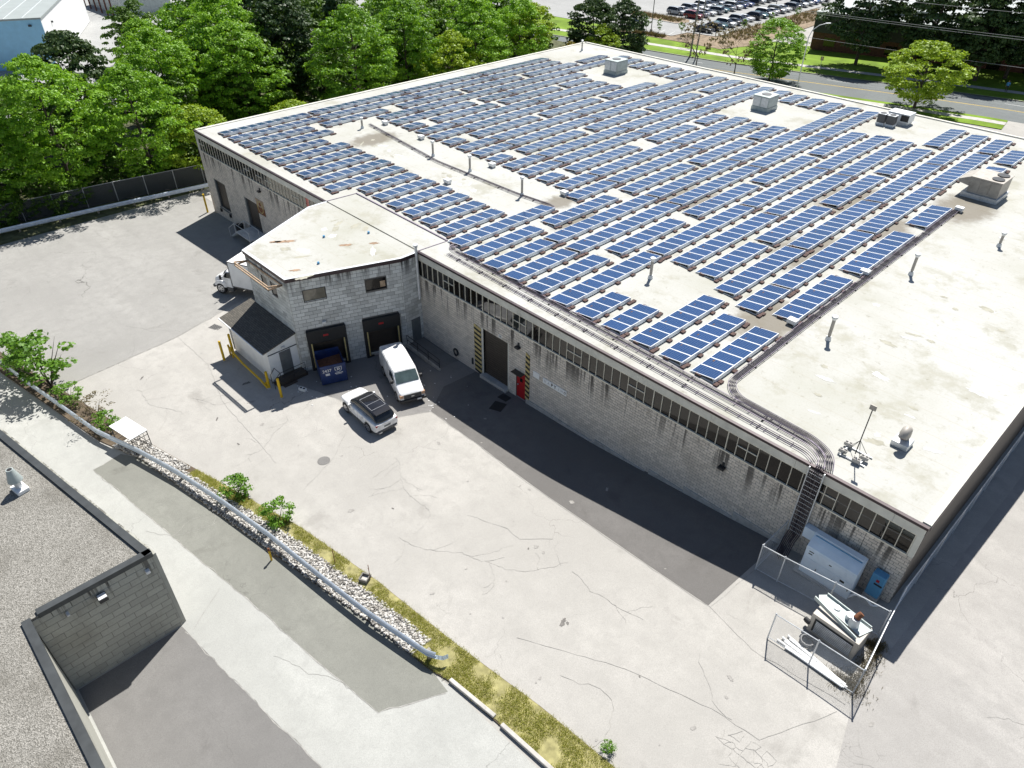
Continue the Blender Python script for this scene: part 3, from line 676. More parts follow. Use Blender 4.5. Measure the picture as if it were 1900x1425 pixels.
for i in range(n):
    j = (i+1) % n
    if i in (2,): continue
    q = [ring_o[i], ring_o[j], ring_i[j], ring_i[i]]; b.prism(q, 7.5, 7.80, 0, 1)
b.build('edge_flashing', [M['flash'], M['alu']], AX)
b = MB(); b.bar((-50.9, 2.95, 7.84), (-38.0, 2.8, 7.84), .10, .09); b.bar((-51.2, .1, 7.82), (-50.9, 2.95, 7.82), .07, .05); b.bar((-38.2, .1, 7.82), (-38.0, 2.8, 7.82), .07, .05); b.build('roof_seam', M['tray'], AX)
def onAB(s, dpt, z): return (pA[0]+uAB.x*s+nAB.x*dpt, pA[1]+uAB.y*s+nAB.y*dpt, z)
def abox(mb, s0, s1, d0, d1, z0, z1, m=0):
    mb.add([onAB(s0,d1,z0), onAB(s1,d1,z0), onAB(s1,d0,z0), onAB(s0,d0,z0), onAB(s0,d1,z1), onAB(s1,d1,z1), onAB(s1,d0,z1), onAB(s0,d0,z1)],
           [(0,3,2,1),(4,5,6,7),(0,1,5,4),(1,2,6,5),(2,3,7,6),(3,0,4,7)], m)
for k, (s0, s1, z0, z1) in enumerate(hAB[:2]):
    b = MB(); abox(b, s0, s1, -.1, .03, z0, z0+.05); abox(b, s0, s1, -.1, .03, z1-.05, z1); abox(b, s0, s0+.05, -.1, .03, z0+.05, z1-.05); abox(b, s1-.05, s1, -.1, .03, z0+.05, z1-.05)
    wf = b.build('window_frame', M['blackmetal'], AX)
    b = MB(); abox(b, s0+.05, s1-.05, -.06, -.05, z0+.05, z1-.05); b.build('pane', M['blind'] if k == 0 else M['glass'], wf)
    if k == 1: b = MB(); abox(b, s1-.5, s1-.1, -.049, -.045, z0+.15, z1-.35); b.build('paper_in_window', M['wood'], wf)
for s0, s1, z0, z1 in hAB[2:]:
    b = MB(); abox(b, s0, s1, -.30, -.26, z0, z1)
    for k in range(15): abox(b, s0+.02, s1-.02, -.26, -.25, z0+.02+k*.21, z0+.2+k*.21)
    b.build('dock_door', M['brown'], AX)
    b = MB(); abox(b, s0-.05, s1+.05, -.02, .30, 2.1, z1+.03); b.build('head_curtain', M['black'], AX, bevel=.04)
    for sa in (s0-.05, s1-.30): b = MB(); abox(b, sa, sa+.35, -.02, .30, z0-.35, 2.1); b.build('side_pad', M['black'], AX, bevel=.04)
    for sa in (s0+.16, s1-.24): b = MB(); abox(b, sa, sa+.09, .30, .36, z0, 2.15); b.build('guide_strip', M['faded'], AX)
    b = MB(); abox(b, (s0+s1)/2-.28, (s0+s1)/2+.12, .301, .309, 2.62, 2.78); b.build('red_mark', M['red'], AX)
    b = MB(); abox(b, s0-.1, s1+.1, .0, .10, z0-.5, z0-.06); b.build('dock_sill', M['concrete'], AX)
    for sa in (s0+.25, s1-.55): b = MB(); abox(b, sa, sa+.3, .10, .22, z0-.45, z0-.1); b.build('dock_bumper', M['black'], AX, bevel=.02)
b = MB(); b.box(-38.24, -38.18, -1.13, -.3, -.1, 2.13); b.build('grey_door', M['grey_door'], AX)
for s0 in (2.2, 3.6):
    b = MB(); b.box(-47.5+s0, -47.5+s0+.9, -9.56, -9.5, 5.5, 6.6); b.build('window_pane', M['glass'], AX)
b = MB(); abox(b, 2.0, 2.3, .0, .18, 3.55, 3.8); b.build('wall_lamp', M['galv'], AX, bevel=.03)
# timber awning frame on the yard wall
AW = thing('awning_frame', 'bare weathered timber frame sticking out under the annex roof edge', 'frame', (-44.3, -10.1, 7.2))
for a, b2 in (((-2.7, -.62, .15), (2.55, -.62, .15)), ((-2.7, .42, -.1), (2.55, .42, -.1)), ((-2.7, -.62, .15), (-2.7, .42, -.1)), ((2.55, -.62, .15), (2.55, .42, -.1)), ((-2.7, -.62, -.1), (2.55, -.62, -.1)), ((-2.7,.44,-.1), (-2.7,-.62,-.1)), ((2.55,.44,-.1), (2.55,-.62,-.1))):
    b = MB(); b.bar(a, b2, .07, .11); b.build('timber_rail', M['wood'], AW)
# flue at the inner corner
FL = thing('flue_pipe', 'tall galvanised flue with cap in the corner between annex and facade', 'pipe', (-38.02, -.28, 3.8))
b = MB(); b.cyl((0,0,0), (0,0,4.45), .11, 12); b.build('pipe', M['galv'], FL, smooth=40)
b = MB(); b.cyl((0,0,4.45), (0,0,4.6), .12, 12, r2=.19); b.cyl((0,0,4.6), (0,0,4.72), .19, 12); b.build('cap', M['galv'], FL, smooth=40)
for z in (.8, 2.6): b = MB(); b.cyl((0,0,z), (0,0,z+.06), .125, 12); b.build('bracket', M['galv'], FL)
b = MB()
for (x, y) in ((-46.6, -5.8), (-42.5, -7.6), (-42.3, -2.5), (-45.3, -4.0)): pass
for i, (x, y, c) in enumerate(((-45.2, -3.9, 'nearest the far dock'), (-41.6, -6.6, 'nearest the dock wall'), (-43.4, -.9, 'nearest the solar arrays'))):
    DR = thing('roof_drain', 'small dark blue drain cap on the annex roof, ' + c, 'drain', (x, y, H-.01), group='drain caps on the annex roof')
    q = MB(); q.cyl((0,0,0), (0,0,.16), .11, 8, r2=.09); q.build('cap', M['inv2'], DR, smooth=40)
M['ruststain'] = pm('peeled_membrane', (.30, .20, .13), .9, 0, .4, 3)
def blot(name, cx, cy, rx, ry, z, mat, par, ang=0):
    b = MB(); n = 26; ps = []
    for i in range(n):
        a = 2*pi*i/n; r = random.uniform(.55, 1.1); x, y = rx*r*cos(a), ry*r*sin(a); ps.append((cx+x*cos(ang)-y*sin(ang), cy+x*sin(ang)+y*cos(ang), z))
    b.add([(cx, cy, z)] + ps, [(0, i+1, (i+1) % n+1) for i in range(n)]); return b.build(name, mat, par)
for k, (cx, cy, rx, ry) in enumerate(((-46.7, -6.6, 1.1, .28), (-47.1, -7.1, .5, .2), (-41.9, -8.4, .5, .16), (-42.9, -3.4, .6, .22), (-41.6, -1.6, .5, .2))):
    blot('peeled_patch', cx, cy, rx, ry, H-.004, M['ruststain'], AX, 1.0)
# ============================================================ SHED
SH = thing('lean_to_shed', 'white lean-to shed with dark shingle roof against the dock annex', 'shed', (-44.7, -10.9, g(-44.7)))
zg = g(-44.7)
b = MB(); x0, x1, y0, y1 = -3.2, 3.15, -1.15, 1.28
b.add([(x0,y0,-.3),(x1,y0,-.3),(x1,y1,-.3),(x0,y1,-.3),(x0,y0,3.0),(x1,y0,3.0),(x1,y1,3.56),(x0,y1,3.56)], [(0,1,5,4),(1,2,6,5),(2,3,7,6),(3,0,4,7),(4,5,6,7)]); b.build('wall', M['white'], SH)
b = MB()
for k in range(9): b.box(x1+.002, x1+.014, y0+.02, y1-.02, .35+k*.235, .35+k*.235+.215)
b.build('siding', M['white'], SH)
b = MB(); b.bar((x1+.03, y0, 2.52), (x1+.03, y1, 2.52), .03, .06); b.build('trim', M['darkflash'], SH)
sg_ = .94/2.75
b = MB(); b.add([(-3.6,-1.75,0),(3.45,-1.75,0),(3.45,1.28,0),(-3.6,1.28,0)], [(0,1,2,3)])
bm_v = [(-3.6,-1.6,3.03),(3.45,-1.6,3.03),(3.45,1.27,3.70),(-3.6,1.27,3.70)]
b = MB(); b.add(bm_v + [(x, y, z-.09) for x, y, z in bm_v], [(0,1,2,3),(7,6,5,4),(0,4,5,1),(1,5,6,2),(2,6,7,3),(3,7,4,0)]); b.build('roof', M['shingle'], SH)
b = MB(); b.bar((-3.62,-1.64,2.97), (3.47,-1.64,2.97), .07, .10); b.build('gutter', M['white'], SH); b = MB(); b.cyl((-3.15,-1.2,2.9), (-3.15,-1.2,.1), .05, 8); b.build('downpipe', M['galv'], SH)
b = MB(); b.box(x1+.014, x1+.05, -.25, .68, .42, 2.42); b.build('door', M['grey_door'], SH)
b = MB(); b.box(x1+.02, x1+.12, .0, .3, 2.72, 2.84); b.build('lamp', M['galv'], SH)
b = MB(); b.box(x1+.02, x1+1.0, -.9, y1, -.2, .40); ld_ = b.build('landing', M['brown'], SH)
for k in range(2): b = MB(); b.box(x1+1.0, x1+1.3, -.9-.0+k*.0, .2, -.2, .22) if k == 0 else b.box(x1+.1, x1+.9, -1.25, -.9, -.2, .2); b.build('step', M['brown'], SH)
b = MB()
for pts in ([(x1+.98,-.9,1.35), (x1+.98, y1-.1, 1.35), (x1+.98, y1-.1, .4)], [(x1+.98,-.9,.85), (x1+.98,y1-.1,.85)], [(x1+.98,-.9,1.35), (x1+.98,-.9,.4)], [(x1+.98,.2,1.35), (x1+.98,.2,.4)], [(x1+.1,-1.3,.9), (x1+.1,-.9,1.35), (x1+.98,-.9,1.35)], [(x1+.98,-1.5,.0), (x1+.98,-1.5,.9), (x1+.98,-.9,1.35)], [(x1+.1,-1.3,.9), (x1+.1,-1.3,0)]): b.tube(pts, .026)
b.build('handrail', M['blackmetal'], SH)
# yellow guard rail, bollards
GR = thing('guard_rail', 'low yellow steel guard rail bent along the foot of the white shed', 'rail', (-44.4, -12.75, g(-44.4)))
b = MB(); b.tube([(-3.2, .1, .85), (-2.9, .05, .62), (-.5, -.05, .48), (2.4, -.05, .40), (3.3, -.02, .12)], .085, 8); b.build('rail', M['yellow'], GR, smooth=50)
for x, h_ in ((-3.1, .9), (-2.6, .95), (2.9, .45)): b = MB(); b.cyl((x, .08, -.1), (x, .08, h_), .07, 8); b.build('post', M['yellow'], GR, smooth=40)
for k, (x, y, h_, lab) in enumerate(((-47.1, -13.4, 1.85, 'yellow bollard standing furthest out left of the white shed'), (-47.4, -12.45, 1.95, 'taller yellow bollard against the left corner of the white shed'), (-41.1, -12.65, 1.5, 'yellow bollard close to the shed steps'), (-39.3, -12.6, 1.75, 'yellow bollard standing out in front of the shed steps'))):
    BO = thing('bollard', lab, 'bollard', (x, y, g(x)), group='yellow bollards by the shed')
    q = MB(); q.cyl((0,0,0), (0,0,h_), .10, 12); q.cyl((0,0,h_), (0,0,h_+.05), .10, 12, r2=.04); q.build('post', M['yellow'], BO, smooth=40)
    q = MB(); q.cyl((0,0,-.05), (0,0,.06), .19, 10); q.build('footing', M['concrete'], BO)
# ramp with handrail beside the grey door
RP = thing('door_ramp', 'concrete ramp with black handrail below the grey annex door', 'ramp', (-36, -1.0, g(-36)))
b = MB(); b.add([(-2.15,-.85,-.2),(2.3,-.95,-.2),(2.3,.9,-.2),(-2.15,.9,-.2),(-2.15,-.85,.25),(2.3,-.95,.05),(2.3,.9,.05),(-2.15,.9,.25)], [(0,3,2,1),(4,5,6,7),(0,1,5,4),(1,2,6,5),(2,3,7,6),(3,0,4,7)]); b.build('slab', M['bay'], RP)
b = MB(); b.bar((-2.1,-.88,.28), (2.3,-.98,.10), .14, .3); b.build('kerb', M['concrete'], RP)
b = MB()
for z in (1.15, .7): b.tube([(-2.05,-.85,z+.1), (2.2,-.95,z-.08)], .03)
for k in range(4): x = -2.05+k*1.416; b.tube([(x,-.85-.033*k,1.25-.06*k), (x,-.85-.033*k,.05)], .03)
b.build('handrail', M['blackmetal'], RP)
# ============================================================ SOLAR ARRAYS
PW, PD_, TILT = 1.02, 1.65, math.asin(.21/1.65)
def panel_mesh():
    b = MB(); w2, f = PW/2-.010, .036; ca, sa = cos(TILT), sin(TILT)
    def P(u, v, t): return (u*ca - t*sa, v, u*sa + t*ca)       # u across (low edge u=0 -> high), v along the row
    for (u0, u1, v0, v1) in ((0, PD_, -w2, -w2+f), (0, PD_, w2-f, w2), (0, f, -w2+f, w2-f), (PD_-f, PD_, -w2+f, w2-f)):
        c = [P(u0,v0,-.04),P(u1,v0,-.04),P(u1,v1,-.04),P(u0,v1,-.04),P(u0,v0,0),P(u1,v0,0),P(u1,v1,0),P(u0,v1,0)]
        b.add(c, [(0,3,2,1),(4,5,6,7),(0,1,5,4),(1,2,6,5),(2,3,7,6),(3,0,4,7)], 0)
    c = [P(f,-w2+f,-.006),P(PD_-f,-w2+f,-.006),P(PD_-f,w2-f,-.006),P(f,w2-f,-.006)]; b.add(c, [(0,1,2,3)], 1)
    c = [P(f,-w2+f,-.036),P(PD_-f,-w2+f,-.036),P(PD_-f,w2-f,-.036),P(f,w2-f,-.036)]; b.add(c, [(3,2,1,0)], 0)
    return b.mesh('panel', [M['alu'], M['cells']])
PANEL = panel_mesh(); HX = PD_*cos(TILT); HZ = PD_*sin(TILT); ZL = .10
rack_cache = {}
def rack(n, var):
    k = (n, var)
    if k in rack_cache: return rack_cache[k]
    b = MB(); ln = n*PW
    for x, z in ((.12, ZL-.03), (HX-.12, ZL+HZ-.075)): b.bar((x, 0, z), (x, ln, z), .05, .05)
    m = n + 1; step = ln/max(1, (m-1)//2)
    nn = max(2, (n+2)//2 + 1)
    for i in range(nn):
        y = .02 + (ln-.04)*i/(nn-1)
        b.bar((-.05, y, .03), (HX+.28, y, .03), .05, .05); b.bar((.12, y, .05), (.12, y, ZL-.05), .04, .04); b.bar((HX-.03, y, .05), (HX-.03, y, ZL+HZ-.05), .05, .05)
    # back sheet from the high edge down to the deck
    d = MB(); zb_ = .05; d.add([(HX+.008, .0, ZL+HZ+.005), (HX+.008, ln, ZL+HZ+.005), (HX+.03, ln, zb_), (HX+.03, 0, zb_), (HX+.014, 0, ZL+HZ+.005), (HX+.014, ln, ZL+HZ+.005), (HX+.036, ln, zb_), (HX+.036, 0, zb_)], [(3,2,1,0), (4,5,6,7), (0,1,5,4), (2,3,7,6)])
    q = MB(); rr = random.Random(n*7+var)
    for i in range(nn):
        y = .02 + (ln-.04)*i/(nn-1)
        for dx in ((0,) if i % 3 else (0, .0)):
            x = HX + .17 + rr.uniform(-.03, .05); yy = y + rr.uniform(-.1, .1) + (.32 if dx else 0)
            q.box(x-.13, x+.12, yy-.17, yy+.17, .03, .11)
        if i in (0, nn-1): q.box(HX+.10, HX+.34, y+.36*(1 if i == 0 else -1)-.16, y+.36*(1 if i == 0 else -1)+.16, .03, .11)
        q.box(.35, .75, y-.1, y+.1, .06, .15)
    rack_cache[k] = (b.mesh('rack', M['alu']), d.mesh('back_sheet', M['deflector']), q.mesh('ballast_blocks', M['ballast']))
    return rack_cache[k]
B3 = lambda *p: p
SEG = {1: [(2.2,9.4),(11.5,19.6),(20.8,30.3),(32.4,37.9),(46.0,51.6),(53,58.3)], 2: [(2.2,9.3),(10.7,15.0),(15.2,28.0),(28.3,41.3),(41.6,54.4),(55.1,60.7)],
 3: [(2.2,10.4),(11.6,21.4),(21.7,34.5),(34.8,47.7),(48,60.5)], 4: [(2.2,6.2),(12.7,20),(20.7,30.3),(31.2,40.8),(41.8,51.6),(53.2,60.8)], 5: [(2.1,6.1),(12.8,25.6),(25.9,38.6),(38.9,52.7)],
 6: [(2.1,12.6),(12.9,25.6),(25.9,38.6),(38.9,52.7)], 7: [(2.1,9.4),(10.7,19),(20.7,30.3),(31.2,41),(42,51.8)], 8: [(2.1,8.4),(8.7,21.4),(21.7,34.4),(34.7,47.4),(47.7,60.4)],
 9: [(2.2,8.4),(8.7,21.3),(21.6,34.4),(34.7,47.4),(47.7,60.4)], 10: [(2.2,9.5),(10.7,18.8),(20.7,30.3),(31.2,40.9),(41.8,47.4),(56.4,60.6)], 11: [(2.7,13.2),(16,21.4),(21.7,34.5),(34.8,47.1),(56.4,60.6)],
 12: [(3.3,9.5),(17,21.4),(21.7,34.4),(34.7,47.3),(56.4,60.6)], 13: [(3.4,9.5),(17,19.4),(20.8,30.6),(33.4,40.6),(42.1,46.3),(56.4,60.8)], 14: [(3.4,9.6),(16.9,21.5),(21.8,34.3),(34.6,47.4),(47.7,60.8)],
 15: [(3.4,9.6),(17,21.5),(21.8,34.3),(34.6,47.4),(47.7,60.8)], 16: [(3.5,9.6),(17,19.3),(21,30.1),(31.4,41),(42.1,51.5),(53.1,60.8)], 17: [(3.5,9.4),(17,21.5),(21.8,34.5),(34.8,47.4),(47.7,60.7)],
 18: [(1.4,9.5),(17,21.5),(21.8,34.5),(34.8,47.4),(47.7,60.6)], 19: [(1.4,9.6),(17,19.2),(20.8,30.2),(31.3,40.7),(42,51.4),(55.3,60.5)], 20: [(1.4,9.4),(17,21.5),(21.8,34.4),(34.7,47.3),(55.3,60.4)],
 21: [(1.4,9.4),(17.1,21.6),(21.9,34.6),(34.9,47.2),(56.2,60.4)], 22: [(1.4,9.5),(17,19.3),(20.9,30.1),(31.3,40.9),(42,46.9),(56.2,60.3)], 23: [(1.4,8.4),(17,28.6),(30.1,34.6),(34.9,48.3),(55,60.3)],
 24: [(1.4,10.5),(17,21.7),(21.9,34.8),(35.1,47.8),(48.1,60.5)], 25: [(1.4,9.6),(11,19.3),(21.3,30.4),(31.4,40.9),(42.2,51.7),(52.9,58.3)], 26: [(1.4,11.8),(12.1,25.2),(25.5,37.6),(37.9,50.7)], 27: [(1.4,11.8),(12.3,25),(25.3,37.9),(38.2,50.8)]}
for k, segs in SEG.items():
    xk = -14.66 - 2.318*(k-1)
    for j, (ya, yb) in enumerate(segs):
        n = max(1, round((yb-ya)/1.03)); fy = (yb-ya-.06)/(n*PW)
        o = thing('solar_array', 'blue solar array, %s row from bare roof end, %s section from yard edge' % (ORD[k], ORD[j+1]), 'solar array', (xk, ya, H), 0, 'solar arrays in rows on the warehouse roof')
        for i in range(n): link('panel', PANEL, o, (0, (i+.5)*PW*fy, ZL + random.uniform(-.004, .004)), scale=(1, fy, 1))
        r, d, q = rack(n, k % 3); link('rack', r, o, scale=(1, fy, 1)); link('back_sheet', d, o, scale=(1, fy, 1)); link('ballast_blocks', q, o, kind='stuff', scale=(1, fy, 1))
M['patch_white'] = pm('fresh_coating', (.56, .56, .545), .8, 0, .08, 2)
M['patch_tan'] = pm('silt_stain', (.36, .345, .28), .9, 0, .2, 2)
for k in range(34):
    x, y = random.uniform(-13.5, -1), random.uniform(2.5, 40)
    if x < -11.2: x = random.uniform(-9, -1)
    m_ = 'patch_white' if k % 5 < 3 else 'patch_tan'; blot('coating_patch', x, y, random.uniform(.15, .7), random.uniform(.1, .3), H+.004 + k*.0002, M[m_], WH, random.uniform(-.4, .4))
for k in range(16): blot('coating_patch', random.uniform(-62, -38), random.uniform(10.6, 12.6), random.uniform(.2, .7), random.uniform(.1, .3), H+.004+k*.0002, M['patch_tan' if k % 2 else 'patch_white'], WH, random.uniform(0, 3))
for k in range(14): blot('coating_patch', random.uniform(-48, -40), random.uniform(-8.5, -.5), random.uniform(.2, .9), random.uniform(.12, .4), H-.009+k*.0003, M['patch_tan' if k % 3 else 'patch_white'], AX, random.uniform(0, 3))
# ============================================================ ROOFTOP PLANT
def vent(x, y, h_, lab):
    o = thing('vent_pipe', lab, 'vent pipe', (x, y, H), 0, 'vent pipes on the warehouse roof')
    b = MB(); b.cyl((0,0,0), (0,0,.28), .20, 12, r2=.14); b.build('flashing_collar', M['galv'], o, smooth=40)
    b = MB(); b.cyl((0,0,.2), (0,0,h_), .105, 12); b.build('pipe', M['hvac_tan'], o, smooth=40)
    b = MB(); b.cyl((0,0,h_-.02), (0,0,h_+.14), .11, 12, r2=.19); b.cyl((0,0,h_+.14), (0,0,h_+.26), .19, 12); b.cyl((0,0,h_+.26), (0,0,h_+.30), .19, 12, r2=.06); b.build('cap', M['galv'], o, smooth=40)
for x, y, h_, lab in ((-23.35, 9.6, 1.4, 'vent pipe standing alone in the gap of bare roof among arrays'), (-10.7, 11.4, 1.5, 'tall vent pipe by the cable tray, nearer the yard'), (-10.7, 23.9, 1.45, 'tall vent pipe by the cable tray, further from the yard'),
                      (-7.9, 33.6, .95, 'short vent pipe on bare roof below the beige rooftop unit'), (-65.8, 13.7, .9, 'leftmost vent pipe near the start of the middle cable tray'), (-53.7, 13.9, 1.3, 'vent pipe second from left along the middle cable tray'),
                      (-48.1, 13.9, 1.3, 'vent pipe third from left along the middle cable tray'), (-40.5, 13.4, 1.5, 'rightmost vent pipe along the middle cable tray'), (-74.2, 58.8, 1.2, 'thin vent pipe at the far left corner of the roof')): vent(x, y, h_, lab)
def hvac(x, y, sx, sy, h_, lab):
    o = thing('rooftop_unit', lab, 'air conditioner', (x, y, H), 0, 'rooftop units among the arrays')
    b = MB(); b.box(-sx/2-.06, sx/2+.06, -sy/2-.06, sy/2+.06, 0, .42); b.build('curb', M['hvac'], o)
    b = MB(); b.box(-sx/2, sx/2, -sy/2, sy/2, .42, h_); b.build('cabinet', M['hvac'], o, bevel=.02)
    b = MB(); b.box(-sx/2-.05, sx/2+.05, -sy/2-.05, sy/2+.05, h_, h_+.07); b.build('lid', M['hvac'], o)
    for k in range(2):
        b = MB(); b.box(-sx/2+.08+k*sx/2, -.06+k*sx/2, -sy/2-.02, -sy/2-.004, .5, h_-.08); b.build('access_panel', M['galv'], o)
    b = MB(); b.box(sx/2+.004, sx/2+.02, -sy/2+.1, sy/2-.1, .52, h_-.1); b.build('louvre', M['hvac'], o)
    b = MB(); b.cyl((0,0,h_+.07), (0,0,h_+.13), sx*.28, 16); b.build('fan_guard', M['bumper'], o)
hvac(-62.3, 52.4, 2.1, 2.3, 1.7, 'pale boxy rooftop unit near the far corner of the roof')
hvac(-39.7, 52.5, 2.0, 2.2, 1.6, 'pale boxy rooftop unit in the middle of the far roof edge')
for k, x in enumerate((-27.75, -26.7)):
    o = thing('condenser', ('left' if k == 0 else 'right') + ' small condenser of the pair by the far parapet', 'air conditioner', (x, 57.1, H), 0, 'pair of condensers by the far parapet')
    b = MB(); b.box(-.42, .42, -.42, .42, .25, 1.15); b.build('cabinet', M['bumper'], o, bevel=.03); b = MB(); b.box(-.45, .45, -.45, .45, 1.15, 1.2); b.build('lid', M['alu'], o); b = MB(); b.box(-.45,.45,-.45,.45,0,.25); b.build('stand', M['alu'], o)
    b = MB(); b.cyl((0,0,1.2),(0,0,1.23),.34,16); b.build('fan_guard', M['blackmetal'], o)
o = thing('rooftop_unit', 'low silver rooftop unit behind the pair of condensers', 'air conditioner', (-26.6, 59.0, H), 0, 'rooftop units among the arrays')
b = MB(); b.box(-1.1, 1.3, -.8, .8, .3, 1.25); b.build('cabinet', M['alu'], o, bevel=.03); b = MB(); b.box(-1.0,1.2,-.7,.7,0,.3); b.build('curb', M['galv'], o); b = MB(); b.box(.4,1.25,-.82,-.8,.45,1.1); b.build('louvre', M['blackmetal'], o)
o = thing('rooftop_unit', 'large beige rooftop unit with sloped hood on the bare end of the roof', 'air conditioner', (-12.2, 43.6, H), 0, 'rooftop units among the arrays')
b = MB(); b.box(-1.7, 1.3, -1.5, 1.5, 0, .4); b.build('curb', M['galv'], o); b = MB(); b.box(-1.35, 1.15, -1.3, 1.45, .4, 1.75); b.build('cabinet', M['hvac_tan'], o, bevel=.02)
b = MB(); b.add([(-1.35,-1.3,1.8),(-1.35,1.45,1.8),(-2.3,1.45,1.35),(-2.3,-1.3,1.35),(-1.35,-1.3,.95),(-1.35,1.45,.95),(-2.25,1.45,1.1),(-2.25,-1.3,1.1)], [(0,1,2,3),(7,6,5,4),(0,3,7,4),(3,2,6,7),(2,1,5,6)]); b.build('intake_hood', M['hvac_tan'], o)
b = MB(); b.box(-1.4, 1.2, -1.35, 1.5, 1.75, 1.82); b.build('lid', M['hvac_tan'], o)
for yy in (-.55, .75): b = MB(); b.cyl((.55, yy, 1.82), (.55, yy, 1.9), .5, 20); b.build('fan_guard', M['blackmetal'], o); 
for k in range(3): b = MB(); b.box(-1.25+k*.8, -.5+k*.8, -1.325, -1.302, .5, 1.65); b.build('access_panel', M['hvac_tan'], o)
# gooseneck vent and mast with cinder blocks
o = thing('gooseneck_vent', 'curved reddish gooseneck vent on the bare roof near the corner', 'vent', (-3.3, 4.85, H)); o.scale = (1.35, 1.35, 1.35)
b = MB(); b.box(-.32, .32, -.32, .32, 0, .25); b.build('curb', M['galv'], o, bevel=.03)
b = MB(); b.tube([(0, .12, .2), (0, .12, .55), (0, .06, .72), (0, -.1, .8), (0, -.26, .72), (0, -.32, .55)], .17, 12); b.build('hood', M['hvac_tan'], o, smooth=60); b = MB(); b.cyl((0,-.325,.545),(0,-.33,.53),.145,12); b.build('mouth', M['rust'], o)
o = thing('antenna_mast', 'leaning antenna mast with small panel on a block-weighted steel frame', 'antenna', (-4.6, 2.2, H))
b = MB()
for yy in (-.45, .45): b.bar((-.65, yy, .06), (.75, yy, .06), .06, .06)
for xx in (-.5, .5): b.bar((xx, -.55, .10), (xx, .55, .10), .06, .05)
b.build('base_frame', M['galv'], o)
b = MB(); b.cyl((0,.1,.1), (0,.1,3.1), .028, 8); b.build('mast', M['blackmetal'], o)
b = MB(); [b.tube([(0,.1,1.0), (dx, dy, .1)], .014, 5) for dx, dy in ((.45,.45), (-.45,.45), (.45,-.45), (-.45,-.45))]; b.build('stays', M['blackmetal'], o)
b = MB(); b.box(-.16,.16,.04,.09,3.0,3.28); b.build('panel_antenna', M['hvac_tan'], o)
for x, y in ((-.55,.42), (-.5,-.28), (.5,.0), (.3,-.48)):
    cb = thing('cinder_block', 'grey cinder block weighting the antenna frame, ' + {(-.55,.42): 'far left', (-.5,-.28): 'near left', (.5,.0): 'right', (.3,-.48): 'nearest the roof edge'}[(x,y)] + ' one', 'block', (-4.6+x, 2.2+y, H+.13), .1, 'cinder blocks on the antenna frame')
    q = MB(); q.box(-.2,.2,-.1,.1,0,.19); q.build('body', M['concrete'], cb)
    for dx in (-.1,.1): q = MB(); q.box(dx-.06,dx+.06,-.06,.06,.19,.193); q.build('core_hole', M['black'], cb)
# combiner boxes
for x, y, lab in ((-65.2, 16.3, 'far left, at the start of the tray'), (-58.6, 16.2, 'beside the short three-panel array'), (-47.5, 16.2, 'in front of the two-panel array'), (-38.0, 16.2, 'by the bend of the middle tray'), (-47.2, 10.4, 'by the yard-side arrays'), (-13.2, 11.4, 'by the end tray nearest the yard'), (-13.0, 21.4, 'halfway along the end tray'), (-12.6, 38.3, 'at the far end of the end tray')):
    o = thing('combiner_box', 'small white combiner box on the roof ' + lab, 'junction box', (x, y, H), 0, 'combiner boxes beside the arrays')
    b = MB(); b.box(-.32,.32,-.25,.25,.14,.42); b.build('box', M['white'], o, bevel=.02); b = MB(); b.box(-.28,-.2,-.2,.2,0,.14); b.box(.2,.28,-.2,.2,0,.14); b.build('feet', M['galv'], o)
# cable trays
def rounded(pts, r=.6, n=6):
    out = [Vector(pts[0])]
    for i in range(1, len(pts)-1):
        p0, p1, p2 = Vector(pts[i-1]), Vector(pts[i]), Vector(pts[i+1]); a = p1+(p0-p1).normalized()*r; c = p1+(p2-p1).normalized()*r
        for k in range(n+1): t = k/n; out.append((1-t)**2*a + 2*t*(1-t)*p1 + t*t*c)
    return out + [Vector(pts[-1])]
def side_shift(pts, d):
    out = []
    for i, p in enumerate(pts):
        t = (pts[min(i+1, len(pts)-1)] - pts[max(i-1, 0)]); t.z = 0; t.normalize(); out.append(p + Vector((-t.y, t.x, 0))*d)
    return out
def tray(label, pts, n, spacing, r=.03, z=.18, rungs=True, ext=None):
    base = rounded([(x, y, H+z) for x, y in pts]); o = thing('cable_tray', label, 'cable tray', (0,0,0))
    for k in range(n):
        d = (k-(n-1)/2)*spacing; b = MB(); b.tube(side_shift(base, d) + (ext(d) if ext else []), r, 6); b.build('conduit', M['cond'], o, smooth=60)
    wd = n*spacing/2+.05
    for d in (-wd, wd): b = MB(); b.tube(side_shift(base, d), .022, 5); b.build('side_rail', M['tray'], o)
    b = MB(); acc = 0
    for i in range(len(base)-1):
        a, c = base[i], base[i+1]; ln = (c-a).length; t = (c-a).normalized(); s = Vector((-t.y, t.x, 0))
        m = int(ln/.8)
        for j in range(m):
            p = a + t*(j+.5)*ln/m; b.bar(p - s*wd - Vector((0,0,.045)), p + s*wd - Vector((0,0,.045)), .05, .02)
    b.build('rungs', M['tray'], o, kind='stuff')
    b = MB()
    for i in range(len(base)-1):
        a, c = base[i], base[i+1]; ln = (c-a).length; t = (c-a).normalized(); s = Vector((-t.y, t.x, 0)); m = int(ln/2.6)
        for j in range(m):
            p = a + t*(j+.5)*ln/m; q = p - s*(wd+.07); q2 = p + s*(wd+.07); b.bar((q.x, q.y, H+.035), (q2.x, q2.y, H+.035), .07, .07)
    b.build('support_blocks', M['blackmetal'], o, kind='stuff')
    return o
def down(d): return [Vector((-5.35+d, -.02, H+.2)), Vector((-5.35+d, -.22, H+.08)), Vector((-5.35+d, -.22, 3.3)), Vector((-5.45+d, -.35, 2.9)), Vector((-5.5+d*.9, -.9, 2.2)), Vector((-5.4+d*.9, -1.3, 1.95))]
